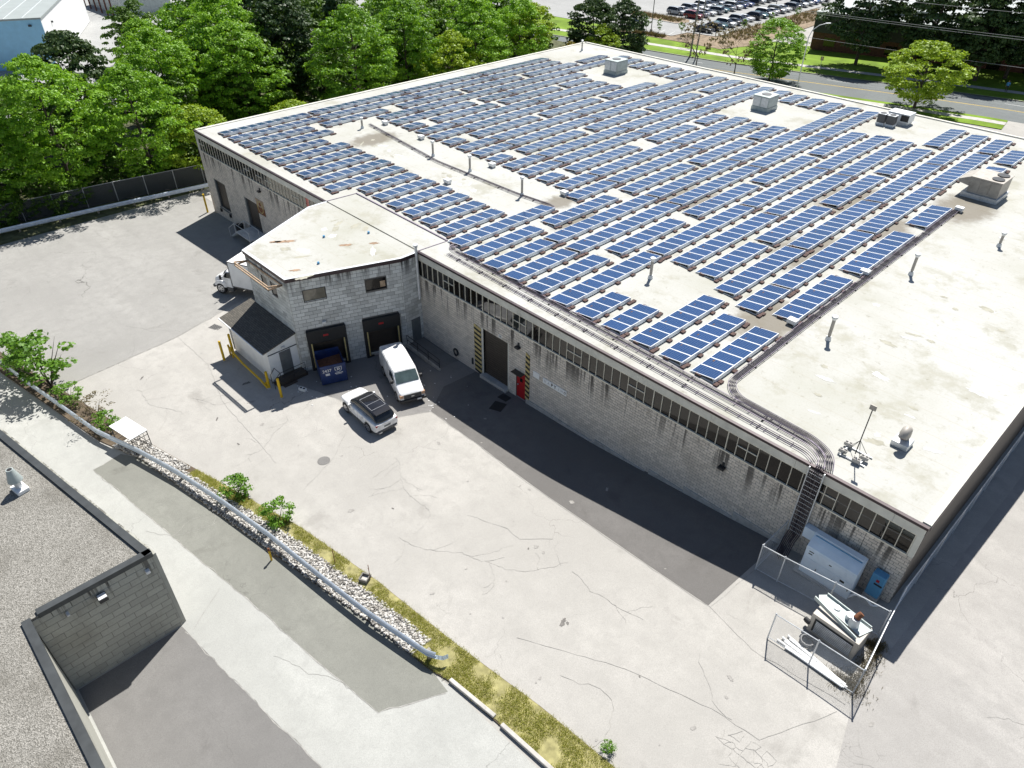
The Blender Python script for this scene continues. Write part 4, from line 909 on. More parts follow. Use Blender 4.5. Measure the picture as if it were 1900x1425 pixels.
tray('main cable tray along the yard-side roof edge turning down the wall', [(-36.3, 3.1), (-37.1, 2.5), (-36.5, 2.05), (-12.2, 1.55), (-6.4, 1.35), (-5.35, .6), (-5.35, .0)], 3, .10, .020, .14, True, down)
tray('second, thinner cable tray on the outer roof edge beside the main tray', [(-36.2, 1.35), (-12.2, .72), (-6.2, .62), (-5.75, .15)], 1, .16, .022, .10)
tray('cable tray separating the arrays from the bare end of the roof', [(-12.75, 38.2), (-12.55, 11.6), (-12.4, 2.9), (-11.4, 1.95), (-6.6, 1.75), (-5.4, 1.2), (-4.95, .1)], 4, .085, .026, .16)
tray('middle cable tray running between the two groups of arrays', [(-66.2, 14.9), (-52, 13.1), (-41, 13.2), (-37.0, 13.6), (-36.4, 13.2), (-36.9, 12.3)], 2, .1, .022, .14)
CH = thing('conduit_drop', 'black bundle of conduits clamped in a frame down the facade', 'conduits', (-5.35, -.2, 2.0))
for k in range(8): b = MB(); x = -.30 + k*.085; b.tube([(x, -.10, 5.75), (x, -.10, 1.3), (x-.08, -.3, .8), (x, -1.0, .1)], .032, 6); b.build('conduit', M['cond'], CH, smooth=60)
for x in (-.40, .40): b = MB(); b.bar((x, -.02, 1.2), (x, -.02, 5.85), .05, .09); b.build('side_rail', M['galv'], CH)
for k in range(15): b = MB(); b.bar((-.36, -.14, 1.4+k*.3), (.36, -.14, 1.4+k*.3), .012, .022); b.build('clamp_bar', M['galv'], CH)
# ============================================================ VEHICLES
def loft(stations, prof_pts, mb=None, m=0, cap=True):
    """stations: (x, zb, zt, hwb, hwt); prof_pts: (a, t) half section, a blends hwb->hwt, t height fraction; mirrored"""
    b = mb or MB(); rings = []
    for x, zb, zt, hb, ht in stations:
        half = [((hb + (ht-hb)*a)*s_, zb + (zt-zb)*t) for a, t, s_ in prof_pts]
        ring = [(x, y, z) for y, z in half] + [(x, -y, z) for y, z in reversed(half)]
        rings.append(ring)
    n = len(rings[0]); vs = [v for r in rings for v in r]; fs = []
    for i in range(len(rings)-1): fs += [(i*n+k, (i+1)*n+k, (i+1)*n+(k+1) % n, i*n+(k+1) % n) for k in range(n)]
    if cap: fs += [tuple(range(n)), tuple((len(rings)-1)*n+k for k in range(n-1, -1, -1))]
    return b.add(vs, fs, m)
BODYP = [(0, 0, .93), (0, .10, .99), (0, .45, 1), (.12, .72, 1), (.5, .90, 1), (1, .985, .94), (1, 1.0, .5)]
CABP = [(0, 0, 1), (.85, .80, 1), (1, .93, .97), (1, 1, .6)]
def wheel(par, x, y, r, wd, side):
    o = MB(); o.cyl((x, y-wd/2, r), (x, y+wd/2, r), r, 20); w_ = o.build('wheel', M['tyre'], par, smooth=40, bevel=.02)
    o = MB(); yy = y + side*wd/2; o.cyl((x, yy-.01*side, r), (x, yy+.012*side, r), r*.68, 16); o.build('rim', M['rim'], w_, smooth=40)
    o = MB()
    for k in range(5): a = k*2*pi/5+.3; o.cyl((x+r*.42*cos(a), yy+.012*side, r+r*.42*sin(a)), (x+r*.42*cos(a), yy+.015*side, r+r*.42*sin(a)), r*.13, 6)
    o.build('spoke_gap', M['black'], w_)
def arch(par, x, y, r, side):
    o = MB(); n = 14; vs = []
    for k in range(n+1):
        a = pi*k/n; vs += [(x+r*cos(a)*.86, y, r*.82+r*sin(a)*.86), (x+r*1.10*cos(a), y, r*.82+r*1.10*sin(a))]
    o.add(vs, [(2*k, 2*k+1, 2*k+3, 2*k+2) if side > 0 else (2*k, 2*k+2, 2*k+3, 2*k+1) for k in range(n)]); o.cyl((x, y-.02*side, r), (x, y-.002*side, r), r*1.05, 18); o.build('wheel_arch', M['black'], par)
def car_parts(par, paint, roofmat, kind='suv'):
    if kind == 'suv':
        st = [(2.44,.48,.78,.70,.62),(2.34,.34,.93,.86,.78),(1.9,.28,1.01,.965,.88),(1.05,.28,1.07,.99,.94),(0,.28,1.08,.99,.955),(-1.2,.28,1.10,.99,.955),(-2.05,.30,1.10,.97,.92),(-2.36,.36,1.06,.93,.86),(-2.45,.48,.98,.86,.80)]
        cb = [(1.38,1.02,1.06,.90,.86),(.50,1.03,1.64,.935,.70),(.05,1.04,1.73,.945,.72),(-.8,1.05,1.76,.945,.72),(-1.65,1.06,1.72,.935,.70),(-2.0,1.06,1.66,.925,.68),(-2.40,1.04,1.10,.88,.84)]; wr, wx = .385, (1.47, -1.45)
    else:
        st = [(2.3,.45,.70,.66,.60),(2.2,.30,.82,.82,.74),(1.7,.24,.92,.90,.80),(.9,.24,.97,.91,.82),(-1.3,.24,1.0,.91,.82),(-1.9,.28,1.0,.89,.80),(-2.25,.36,.92,.82,.74),(-2.32,.48,.82,.72,.66)]
        cb = [(1.05,.94,.97,.78,.74),(.25,.95,1.36,.80,.60),(-.3,.96,1.43,.80,.60),(-1.0,.97,1.38,.79,.58),(-1.75,.98,1.01,.76,.70)]; wr, wx = .33, (1.38, -1.35)
    bd = loft(st, BODYP).build('body', paint, par, smooth=38)
    loft(cb, CABP).build('glasshouse', M['carglass'], par, smooth=30)
    # roof skin a little above the glass
    b = MB(); rs = [c for c in cb if c[2] > 1.3]
    vs = []
    for x, zb, zt, hb, ht in rs: vs += [(x, -ht*.97, zt-.03), (x, -ht*.60, zt+.012), (x, ht*.60, zt+.012), (x, ht*.97, zt-.03)]
    n = len(rs); b.add(vs, [(i*4+k, i*4+k+1, (i+1)*4+k+1, (i+1)*4+k) for i in range(n-1) for k in range(3)]); b.build('roof', roofmat, par, smooth=50)
    hw = .99 if kind == 'suv' else .905
    for x in wx:
        for s in (1, -1): arch(par, x, s*(hw+.004), wr+.03, s); wheel(par, x, s*(hw-.105), wr, .23, s)
    f = st[1][0]; r = st[-2][0]
    for s in (1, -1):
        b = MB(); b.box(f-.10, f+.035, min(s*.55, s*.80), max(s*.55, s*.80), .72, .82); b.build('headlight', M['rim'], par, bevel=.02)
        b = MB(); b.box(r-.06, r+.12, min(s*.55, s*.88), max(s*.55, s*.88), .86, .99); b.build('tail_light', M['redlamp'], par, bevel=.02)
        b = MB(); x = cb[1][0]+.28; b.box(x-.08, x+.08, min(s*(hw-.1), s*(hw+.14)), max(s*(hw-.1), s*(hw+.14)), 1.06 if kind == 'suv' else .95, 1.20 if kind == 'suv' else 1.07); b.build('mirror', paint, par, bevel=.03)
    b = MB(); b.box(r-.10, r+.3, -.80, .80, .32, .52); b.build('rear_bumper', M['bumper'], par, bevel=.03)
    b = MB(); b.box(f-.3, f+.08, -.72, .72, .30, .48); b.build('front_bumper', M['bumper'], par, bevel=.03)
    b = MB(); b.box(r-.092, r-.07, -.26, .26, .66, .80); b.build('number_plate', M['plate'] if kind != 'suv' else M['grey_door'], par)
    return bd
SV = thing('suv', 'white SUV with black panoramic roof parked in the sun facing left', 'car', (-32.85, -9.2, g(-32.85, -9)+.02), rad(178))
car_parts(SV, M['paint_white'], M['paint_black'], 'suv')
for ch in SV.children:
    if ch.name.startswith('body') or ch.name.startswith('glasshouse'): ch.modifiers.new('sub', 'SUBSURF').levels = 1
for s in (-1, 1):
    for x in (1.02, -.15, -1.28): b = MB(); b.bar((x, s*.995, .42), (x-.02, s*.985, 1.02), .006, .012); b.build('door_seam', M['bumper'], SV)
    b = MB(); b.bar((1.3, s*.992, .38), (-1.2, s*.992, .38), .03, .10); b.build('sill_trim', M['bumper'], SV)
    for x in (.35, -.85): b = MB(); b.box(x-.09, x+.09, s*1.0-.012, s*1.0+.012, .90, .93); b.build('door_handle', M['rim'], SV)
b = MB(); b.box(-.02, .02, -.58, .58, 1.752, 1.762); b.box(-.90,-.87,-.58,.58,1.772,1.778); b.box(-1.55,-1.52,-.56,.56,1.735,1.745)
for s in (-1, 1): b.bar((.02, s*.57, 1.752), (-.88, s*.57, 1.772), .018, .012); b.bar((-.88, s*.57, 1.772), (-1.53, s*.56, 1.738), .018, .012)
b.build('sunroof_trim', M['rim'], SV)
b = MB(); b.add([(-1.72,-.62,1.72),(-1.72,.62,1.72),(-2.12,.60,1.66),(-2.12,-.60,1.66),(-1.72,-.62,1.69),(-1.72,.62,1.69),(-2.12,.60,1.63),(-2.12,-.60,1.63)], [(0,1,2,3),(7,6,5,4),(0,4,5,1),(2,6,7,3),(3,7,4,0),(1,5,6,2)]); b.build('spoiler', M['paint_black'], SV)
b = MB(); [b.box(-2.53,-2.42, s*.62-.12, s*.62+.12, .34, .42) for s in (-1,1)]; b.build('exhaust', M['rim'], SV)
for s in (-1, 1): b = MB(); b.box(.78, 1.12, s*.991-.004, s*.991+.004, .78, .86); b.build('side_vent', M['black'], SV)
# white cargo van backed towards the right-hand dock
VN = thing('cargo_van', 'white cargo van parked nose out before the right-hand dock door', 'van', (-34.3, -5.15, g(-34.3)+.02), rad(-19.5))
VP = [(0, 0, .97), (0, .08, 1), (.1, .45, 1), (.35, .75, 1), (.8, .94, 1), (1, .99, .93), (1, 1.0, .45)]
st = [(-2.78,.55,1.98,.93,.80),(-2.70,.46,2.04,.98,.84),(-2.5,.42,2.09,.995,.86),(.75,.42,2.11,.995,.86),(1.0,.42,2.06,.995,.85)]
bd = loft(st + [(1.72,.42,1.34,.995,.90),(2.35,.42,1.16,.985,.88),(2.58,.46,1.05,.95,.84),(2.66,.50,.95,.90,.78)], VP).build('body', M['paint_white'], VN, smooth=32)
def patch(par, name, pts, mat, push=(0,0,0)):
    q = MB(); q.add([tuple(Vector(p)+Vector(push)) for p in pts], [tuple(range(len(pts)))]); return q.build(name, mat, par)
nW = Vector((.72, 0, .70)).normalized()
patch(VN, 'windscreen', [(1.06,-.80,1.985),(1.06,.80,1.985),(1.66,.86,1.39),(1.66,-.86,1.39)], M['windscreen'], nW*.03)
for s in (-1, 1):
    q = [(.28, s*.93, 1.82), (.92, s*.93, 1.82), (1.36, s*.985, 1.42), (.28, s*.985, 1.42)]
    patch(VN, 'door_window', q if s < 0 else q[::-1], M['carglass'], (0, s*.022, 0))
    b = MB(); b.box(1.18, 1.36, min(s*1.0, s*1.22), max(s*1.0, s*1.22), 1.28, 1.55); b.build('mirror', M['blackmetal'], VN, bevel=.03)
    b = MB(); b.box(2.42, 2.665, min(s*.66, s*.95), max(s*.66, s*.95), .72, .98); b.build('headlight', M['amber'], VN, bevel=.03)
    for x in (1.75, -1.72): arch(VN, x, s*1.0, .40, s); wheel(VN, x, s*.885, .37, .24, s)
    b = MB(); b.box(-.35, -.34, s*.999-.003, s*.999+.003, .5, 1.9); b.box(.25,.26, s*.999-.003, s*.999+.003, .5, 1.9); b.build('door_seam', M['bumper'], VN)
b = MB(); b.box(2.55, 2.70, -.66, .66, .62, 1.0); gr_ = b.build('grille', M['blackmetal'], VN, bevel=.02)
for k in range(3): b = MB(); b.box(2.70, 2.715, -.62, .62, .67+k*.105, .71+k*.105); b.build('grille_bar', M['bumper'], gr_)
b = MB(); vs = [(2.722, .13*cos(k*2*pi/16), .83+.055*sin(k*2*pi/16)) for k in range(16)]; b.add(vs, [tuple(range(16))]); b.build('oval_badge', M['rim'], gr_)
b = MB(); b.box(2.50, 2.80, -.98, .98, .40, .62); b.build('front_bumper', M['blackmetal'], VN, bevel=.04)
b = MB(); b.box(2.80, 2.81, .30, .62, .44, .58); b.build('number_plate', M['plate'], VN)
b = MB(); b.box(-2.9, -2.7, -.95, .95, .40, .60); b.build('rear_bumper', M['blackmetal'], VN, bevel=.03)
b = MB(); b.bar((1.0,-.55,1.40), (1.45,.3,1.38), .3, .02); b.build('dash_papers', M['plate'], VN)
# white box truck at the far side of the annex
TK = thing('box_truck', 'white box truck with short bonnet parked behind the dock annex', 'truck', (-55.5, -6.07, g(-55.5)), atan2(-.424, -.905))
b = MB(); b.box(-5.2, 1.6, -1.22, 1.22, 1.05, 3.62); bx_ = b.build('cargo_box', M['white'], TK, bevel=.03)
b = MB(); [b.bar((1.62, s*1.2, 1.05), (1.62, s*1.2, 3.62), .08, .08) for s in (-1,1)]; [b.bar((-5.2, s*1.23, z), (1.6, s*1.23, z), .03, .09) for s in (-1,1) for z in (1.1, 3.57)]; b.build('box_trim', M['bumper'], TK)
b = MB(); b.box(-5.2, 2.0, -.5, .5, .75, 1.05); b.build('chassis', M['blackmetal'], TK)
loft([(1.72,.85,2.45,1.12,.98),(2.2,.85,2.50,1.12,.98),(2.35,.85,2.42,1.12,.97),(2.80,.85,1.80,1.1,.98)], CABP).build('cab', M['paint_white'], TK, smooth=30)
o = loft([(2.76,.8,1.78,1.0,.88),(3.45,.75,1.66,.98,.80),(3.85,.70,1.50,.92,.72),(3.95,.72,1.25,.85,.66)], BODYP).build('bonnet', M['paint_white'], TK, smooth=35); o.modifiers.new('sub', 'SUBSURF').levels = 1
patch(TK, 'windscreen', [(2.43,-.86,2.32),(2.43,.86,2.32),(2.77,.92,1.86),(2.77,-.92,1.86)], M['carglass'], (.035,0,.035))
for s in (-1, 1):
    q = [(1.82, s*1.03, 2.32), (2.28, s*1.03, 2.28), (2.56, s*1.10, 1.80), (1.82, s*1.10, 1.80)]
    patch(TK, 'door_window', q if s < 0 else q[::-1], M['carglass'], (0, s*.03, 0))
    b = MB(); b.bar((2.5, s*1.1, 2.05), (2.62, s*1.42, 2.05), .03, .03); b.box(2.56, 2.66, min(s*1.36, s*1.54), max(s*1.36, s*1.54), 1.7, 2.15); b.build('mirror', M['blackmetal'], TK)
    loft([(2.45,.75,1.0,.10,.06),(2.68,.75,1.28,.16,.10),(3.12,.75,1.36,.17,.12),(3.55,.75,1.22,.16,.10),(3.80,.75,.98,.1,.06)], CABP, MB()).build('mudguard', M['paint_white'], TK, smooth=40).location = (0, s*1.02, 0)
    for x in (3.12, -3.2): wheel(TK, x, s*1.04, .52, .28, s)
    b = MB(); b.box(3.78, 3.97, min(s*.55,s*.8), max(s*.55,s*.8), .98, 1.18); b.build('headlight', M['rim'], TK, bevel=.02)
    b = MB(); b.box(1.75, 2.4, min(s*.6,s*1.12), max(s*.6,s*1.12), .45, .82); b.build('fuel_step', M['bumper'], TK)
b = MB(); b.box(3.86, 4.06, -1.1, 1.1, .5, .78); b.build('front_bumper', M['bumper'], TK, bevel=.03)
b = MB(); b.box(3.93, 3.98, -.5, .5, .85, 1.30); b.build('grille', M['bumper'], TK)
# ============================================================ YARD THINGS
aD = atan2(nAB.y, nAB.x)
cD = Vector((-38.0, -8.75)) - nAB*1.25
DM = thing('dumpster', 'dark blue steel waste container with white number below the left dock door', 'dumpster', (cD.x, cD.y, g(cD.x)), aD)
q = MB(); x0, x1, y0, y1 = -1.15, 1.2, -.98, .98
q.box(x0,x1,y0,y1,.1,.18); q.box(x0,x1,y0,y0+.06,.18,1.45); q.box(x0,x1,y1-.06,y1,.18,1.45); q.box(x0,x0+.06,y0+.06,y1-.06,.18,1.75)
q.add([(x1-.06,y0+.06,.18),(x1+.02,y0+.06,.18),(x1+.10,y0+.06,1.78),(x1+.04,y0+.06,1.78),(x1-.06,y1-.06,.18),(x1+.02,y1-.06,.18),(x1+.10,y1-.06,1.78),(x1+.04,y1-.06,1.78)], [(0,1,2,3),(7,6,5,4),(1,5,6,2),(3,2,6,7),(0,3,7,4)])
q.build('hopper', M['blue_bin'], DM, bevel=.012)
q = MB(); q.bar((x1+.07,y0,1.76),(x1+.07,y1,1.76),.1,.08); [q.bar((x1+.06,s*.9,.2),(x1+.10,s*.9,1.72),.06,.06) for s in (-1,1)]; q.build('rim_bar', M['blue_bin'], DM)
q = MB(); q.add([(x0+.06,y0+.07,.9),(x1-.05,y0+.07,.8),(x1-.05,y1-.07,.85),(x0+.06,y1-.07,1.1)], [(0,1,2,3)]); q.build('rubbish', M['rust'], DM)
tx = x1+.092
def plane_text(s, size, y, z, mat): 
    o = link('lettering', text_mesh(s, size, mat), DM, (x1+.045+.05*(z-.18)/1.0, y, z)); o.rotation_euler = (pi/2 - .05, 0, pi/2); return o
plane_text('2437', .34, -.48, 1.36, M['plate'])
def sheet(name, y0_, y1_, z0_, z1_, mat, dx=.0):
    f = lambda z: x1+.036+.05*(z-.18)+dx
    q = MB(); q.add([(f(z0_),y0_,z0_),(f(z0_),y1_,z0_),(f(z1_),y1_,z1_),(f(z1_),y0_,z1_)], [(0,1,2,3)]); q.build(name, mat, DM)
sheet('white_sticker', -.62, -.30, .92, 1.12, M['plate'])
f = lambda z: x1+.036+.05*(z-.18)
q = MB()
for pts in ([(.12,1.55),(.62,1.55)], [(.12,1.55),(.14,1.25),(.37,1.08),(.60,1.25),(.62,1.55)]): q.tube([(f(z)+.004, y, z) for y, z in pts], .028, 4)
q.build('shield_mark', M['plate'], DM)
sheet('shield_symbol', .27, .47, 1.28, 1.47, M['plate'], .002); sheet('shield_dot', .33, .41, 1.33, 1.42, M['blue_bin'], .004)
plane_text('Wheeler', .15, .40, 1.0, M['plate']) if False else sheet('word_bar', .08, .68, .96, 1.03, M['plate']); sheet('small_word_bar', .14, .60, .88, .92, M['plate'])
cb = thing('cinder_block', 'single pale cinder block lying on the ground before the shed steps', 'block', (-39.0, -11.0, g(-39)), .35)
q = MB(); q.box(-.3,.3,-.13,.13,0,.22); q.build('body', M['white'], cb)
for dx in (-.14,.14): q = MB(); q.box(dx-.09,dx+.09,-.08,.08,.22,.224); q.build('core_hole', M['black'], cb)
for k, (x, y, r, sx, sy) in enumerate(((-27.65, -.78, .06, .85, .62), (-27.2, -1.85, .35, .95, 1.0))):
    q = MB(); q.box(-sx/2, sx/2, -sy/2, sy/2, 0, .02); o = q.build('rubber_mat', M['black']); o.location = (x, y, g(x)+.012); o.rotation_euler = (0, -.035, r)
    tag(o, 'black rubber mat on the asphalt ' + ('nearer to the red door' if k == 0 else 'further out from the red door'), 'mat', 'mats before the red door')
# manhole, storm drain, oil stains, litter
q = MB(); q.cyl((0,0,0), (0,0,.012), .42, 20); o = q.build('manhole_cover', M['bay']); o.location = (-31.0, -14.1, g(-31)+.008); tag(o, 'round manhole cover in the sunny yard', 'manhole')
o = thing('storm_drain', 'rectangular storm drain grate left of the white shed', 'drain', (-52.6, -11.6, g(-52.6)), .3)
q = MB(); q.box(-.5,.5,-.35,.35,0,.012); q.build('frame', M['bay'], o); q = MB(); [q.box(-.42+.17*k, -.33+.17*k, -.28, .28, .013, .018) for k in range(6)]; q.build('slots', M['black'], o)
M['oil'] = pm('oil_stain', (.13, .12, .11), .7, 0, .3, 4)
def oil(cx, cy, rx, ry, mat='oil'):
    ob = blot('oil_stain', 0, 0, rx, ry, 0, M[mat], GROUND, random.uniform(0, 3)); ob.location = (cx, cy, g(cx, cy)+.016); ob.rotation_euler = (0, -math.atan((prof(cx+.5)-prof(cx-.5))), 0)
for a in ((-11.0, -12.3, .35, .14), (-10.8, -12.15, .12, .08), (-42.9, -13.6, .4, .2), (-15.9, -9.9, .1, .06), (-6.3, -12.1, .09, .05), (-8.9, -4.4, .1, .06), (-24.2, -13.4, .12, .06), (-40.3, -17.2, .25, .07), (-36.6, -17.4, .18, .06), (-49.4, -19.1, .3, .08)): oil(*a)
M['oil2'] = pm('faint_stain', (.30, .285, .265), .85, 0, .2, 3)
for k in range(70):
    x = random.uniform(-72, 8); y = random.uniform(-16, -3) if x < 0 else random.uniform(-16, 3)
    if -52 < x < -37 and y > -13: continue
    if -7 < x < 2 and y > -8: continue
    s_ = random.choice((.04, .05, .07, .1, .16)); oil(x, y, s_*random.uniform(1, 2.5), s_, 'oil2')
q = MB()
for k in range(46):
    cx, cy, sd = random.choice(((-36.9, -8.1, .5), (-33.2, -3.2, .9), (-34.5, -8.3, .9), (-30.9, -5.0, .35), (-29.6, -4.3, 1.6), (-38.4, -10.6, 1.0)))
    x, y = random.gauss(cx, sd), random.gauss(cy, sd); s = random.uniform(.02, .06)
    q.box(x-s, x+s, y-s*.7, y+s*.7, g(x)+.008, g(x)+.008+s*.5)
o = q.build('litter', M['plate'], kind='stuff'); tag(o, 'scraps of white litter on the ground around the docks', 'litter')
# ============================================================ FENCES
def wires(b, P, Q, h0, h1, gap=.11, r=.0028):
    P, Q = Vector(P), Vector(Q); ln = (Q-P).length; u = (Q-P)/ln; hh = h1-h0
    for sgn in (1, -1):
        t = -hh
        while t < ln:
            a0, a1 = (t, t+hh) if sgn > 0 else (t+hh, t); za, zb = h0, h1
            lo, hi = t, t+hh
            s0, s1 = max(0, lo), min(ln, hi)
            if s1-s0 > .02:
                f0, f1 = (s0-lo)/hh, (s1-lo)/hh
                if sgn < 0: f0, f1 = 1-f0, 1-f1
                b.cyl(P+u*s0+Vector((0,0,h0+hh*f0)), P+u*s1+Vector((0,0,h0+hh*f1)), r, 3, cap=False)
            t += gap
def chain_fence(name, label, pts, hgt, step=2.6, gap=.11, group=None, lean=0, mid=False, mesh_mat='galv'):
    base = Vector(pts[0]); o = thing(name, label, 'fence', (0,0,0), 0, group); posts = []
    wb = MB()
    for (xa, ya), (xb, yb) in zip(pts, pts[1:]):
        n = max(1, round(hypot(xb-xa, yb-ya)/step))
        for i in range(n):
            x, y = xa+(xb-xa)*i/n, ya+(yb-ya)*i/n; x2, y2 = xa+(xb-xa)*(i+1)/n, ya+(yb-ya)*(i+1)/n
            z, z2 = g(x, y), g(x2, y2); posts.append((x, y, z))
            r_ = MB(); r_.cyl((x, y, z+hgt), (x2, y2, z2+hgt), .026, 7); r_.build('top_rail', M['galv'], o, smooth=40)
            if mid: r_ = MB(); r_.cyl((x, y, z+.12), (x2, y2, z2+.12), .02, 6); r_.build('bottom_rail', M['galv'], o, smooth=40)
            wires(wb, (x, y, (z+z2)/2), (x2, y2, (z+z2)/2), .08, hgt, gap)
    x, y = pts[-1]; posts.append((x, y, g(x, y)))
    for x, y, z in posts: p_ = MB(); p_.cyl((x, y, z-.1), (x, y, z+hgt+.06), .035, 8); p_.cyl((x, y, z+hgt+.06), (x, y, z+hgt+.1), .045, 8, r2=.01); p_.build('post', M['galv'], o, smooth=40)
    wb.build('chain_link', M[mesh_mat], o, kind='stuff'); return o
chain_fence('chain_link_fence', 'chain-link fence with gate panel in front of the blue cabinets', [(-5.9, -.15), (-5.9, -2.75), (-4.65, -2.75), (.45, -2.45)], 1.95, 2.6, .09, mid=True)
chain_fence('chain_link_fence', 'leaning outer chain-link fence round the scrap and pipes', [(-3.2, -6.2), (.98, -6.2)], 1.9, 2.1, .09, mid=True)
chain_fence('chain_link_fence', 'long chain-link fence beside the end wall of the warehouse', [(.98, -6.2), (.62, -3.0), (.38, -.4), (.34, 30)], 1.95, 2.7, .12)
# overgrowth tangled along that fence
# cabinets
IV = thing('inverter_cabinet', 'large pale blue inverter cabinet behind the chain-link fence', 'cabinet', (-2.95, -.85, g(-2.95)+.05))
q = MB(); q.add([(-1.3,-.5,0),(1.35,-.5,0),(1.35,.45,0),(-1.3,.45,0),(-1.3,-.5,1.9),(1.35,-.5,1.9),(1.35,-.22,2.12),(-1.3,-.22,2.12),(-1.3,.45,2.38),(1.35,.45,2.38),(-1.3,.2,2.38),(1.35,.2,2.38)], [(0,1,5,4),(4,5,6,7),(7,6,11,10),(10,11,9,8),(1,2,9,11,6,5),(3,0,4,7,10,8),(2,3,8,9)]); q.build('housing', M['inv'], IV, bevel=.015)
for k in range(3): q = MB(); xa = -1.22+k*.86; q.box(xa, xa+.80, -.525, -.502, .12, 1.15); d_ = q.build('door', M['inv'], IV, bevel=.008); q = MB(); q.box(xa+.70, xa+.74, -.545, -.525, .58, .72); q.build('handle', M['black'], d_)
for xa, xb in ((-1.22,-.72), (-.66,.88), (.94,1.28)): q = MB(); q.box(xa, xb, -.52, -.502, 1.24, 1.80); q.build('panel', M['inv'], IV, bevel=.008)
q = MB(); q.box(-1.1,-.85,-.525,-.52,1.62,1.68); q.box(-1.1,-.9,-.525,-.52,1.45,1.52); q.box(.0,.14,-.525,-.52,1.48,1.54); q.box(.72,.95,-.535,-.525,.92,1.05); q.build('labels', M['black'], IV)
q = MB(); q.box(-1.22,1.27,.05,.42,2.385,2.44); q.build('roof_vent', M['inv'], IV, bevel=.03); q = MB(); q.bar((-1.2,.0,2.34),(1.25,.0,2.34),.05,.03); q.build('vent_slot', M['inv2'], IV)
q = MB(); q.box(-1.5,1.55,-.65,.55,-.15,.0); q.build('plinth', M['concrete'], IV)
CB = thing('meter_cabinet', 'small upright blue cabinet right of the large pale blue one', 'cabinet', (-.82, -.35, g(-.82)+.1))
q = MB(); q.box(-.33,.33,-.24,.24,.15,1.7); q.build('housing', M['inv2'], CB, bevel=.05); q = MB(); q.box(-.05,.1,-.26,-.24,1.25,1.4); q.build('red_label', M['red'], CB); q = MB(); q.box(-.1,.3,-.26,-.24,1.02,1.12); q.build('dark_label', M['black'], CB); q = MB(); q.box(-.36,.36,-.28,.28,-.1,.15); q.build('plinth', M['concrete'], CB)
WB = thing('wall_box', 'pale box on the facade beside the black conduit drop', 'box', (-4.62, -.2, 3.5)); q = MB(); q.box(-.32,.32,-.2,.18,0,.72); q.build('housing', M['inv'], WB, bevel=.02)
q = MB(); q.tube(rounded([(-1.6,-1.2,2.25),(-1.4,-1.1,2.6),(-.9,-.95,2.62),(-.5,-.95,2.35),(-.3,-.6,2.3)], .15), .06, 7); tag(q.build('white_hose', M['white'], smooth=60), 'pale pipe looping between the two blue cabinets', 'pipe')
# scrapped rooftop unit inside the outer fence
SU = thing('scrap_unit', 'scrapped metal rooftop unit with ducts lying on it inside the fence', 'scrap unit', (-.95, -3.95, g(-.95)), -.03)
q = MB(); q.box(-1.15,1.15,-.65,.65,.05,1.35); q.build('casing', M['hvac_tan'], SU, bevel=.02); q = MB(); q.box(-.95,.95,-.68,-.651,.25,1.15); q.build('coil_recess', M['black'], SU)
for k in range(8): q = MB(); q.box(-.85,.95,-.72,-.69,.32+k*.1,.36+k*.1); q.build('coil_tube', M['galv'], SU)
q = MB(); q.add([(-1.45,.35,1.55),(-1.15,.75,1.5),(1.2,.55,1.38),(.95,-.25,1.42),(-1.3,.1,1.5)], [(4,3,2,1,0)]); q.bar((-1.5,.0,1.62),(.9,-.5,1.42),.05,.22); q.bar((-1.2,.7,1.58),(1.1,.6,1.44),.04,.12); q.build('loose_sheet', M['hvac'], SU)
q = MB(); q.cyl((.15,.25,1.40),(.15,.25,1.75),.18,14); q.build('duct_stub', M['galv'], SU, smooth=40); q = MB(); q.cyl((.45,.1,1.42),(.45,.1,1.95),.26,16,r2=.20); q.build('duct_stub', M['galv'], SU, smooth=40); q = MB(); q.cyl((.45,.1,1.95),(.55,.3,2.2),.16,14,r2=.13); q.build('duct_elbow', M['rust'], SU, smooth=40); q = MB(); q.cyl((-.5,.35,1.42),(-.5,.35,1.55),.16,14); q.build('duct_stub', M['galv'], SU, smooth=40)
for k in range(3): q = MB(); q.cyl((-1.4,-.3-.15*k,.2+.22*k),(-1.1,-.35-.15*k,.2+.22*k),.12,10); q.build('motor', M['black'], SU, smooth=40)
for k in range(6):
    xa, ya = -2.6+random.uniform(-.35,.35), -5.45-.14*k; xb = .55+random.uniform(-.4,.2); yb = -6.0-.055*k
    q = MB(); q.cyl((xa, ya, g(xa)+.10), (xb, yb, g(xb)+.10+.03*(k % 2)), .05, 8); tag(q.build('loose_pipe', M['white'], smooth=40), '%s white pipe of the bundle lying along the outer fence' % ORD[k+1], 'pipe', 'white pipes by the outer fence')
q = MB(); [q.tube([(-1.75+.30*cos(a), -5.2+.30*sin(a), g(-1.75)+.1+.09*j) for a in [k*2*pi/18 for k in range(19)]], .045, 6) for j in range(3)]; tag(q.build('hose_coil', M['bumper'], smooth=60), 'coil of grey hose on the ground inside the outer fence', 'hose')
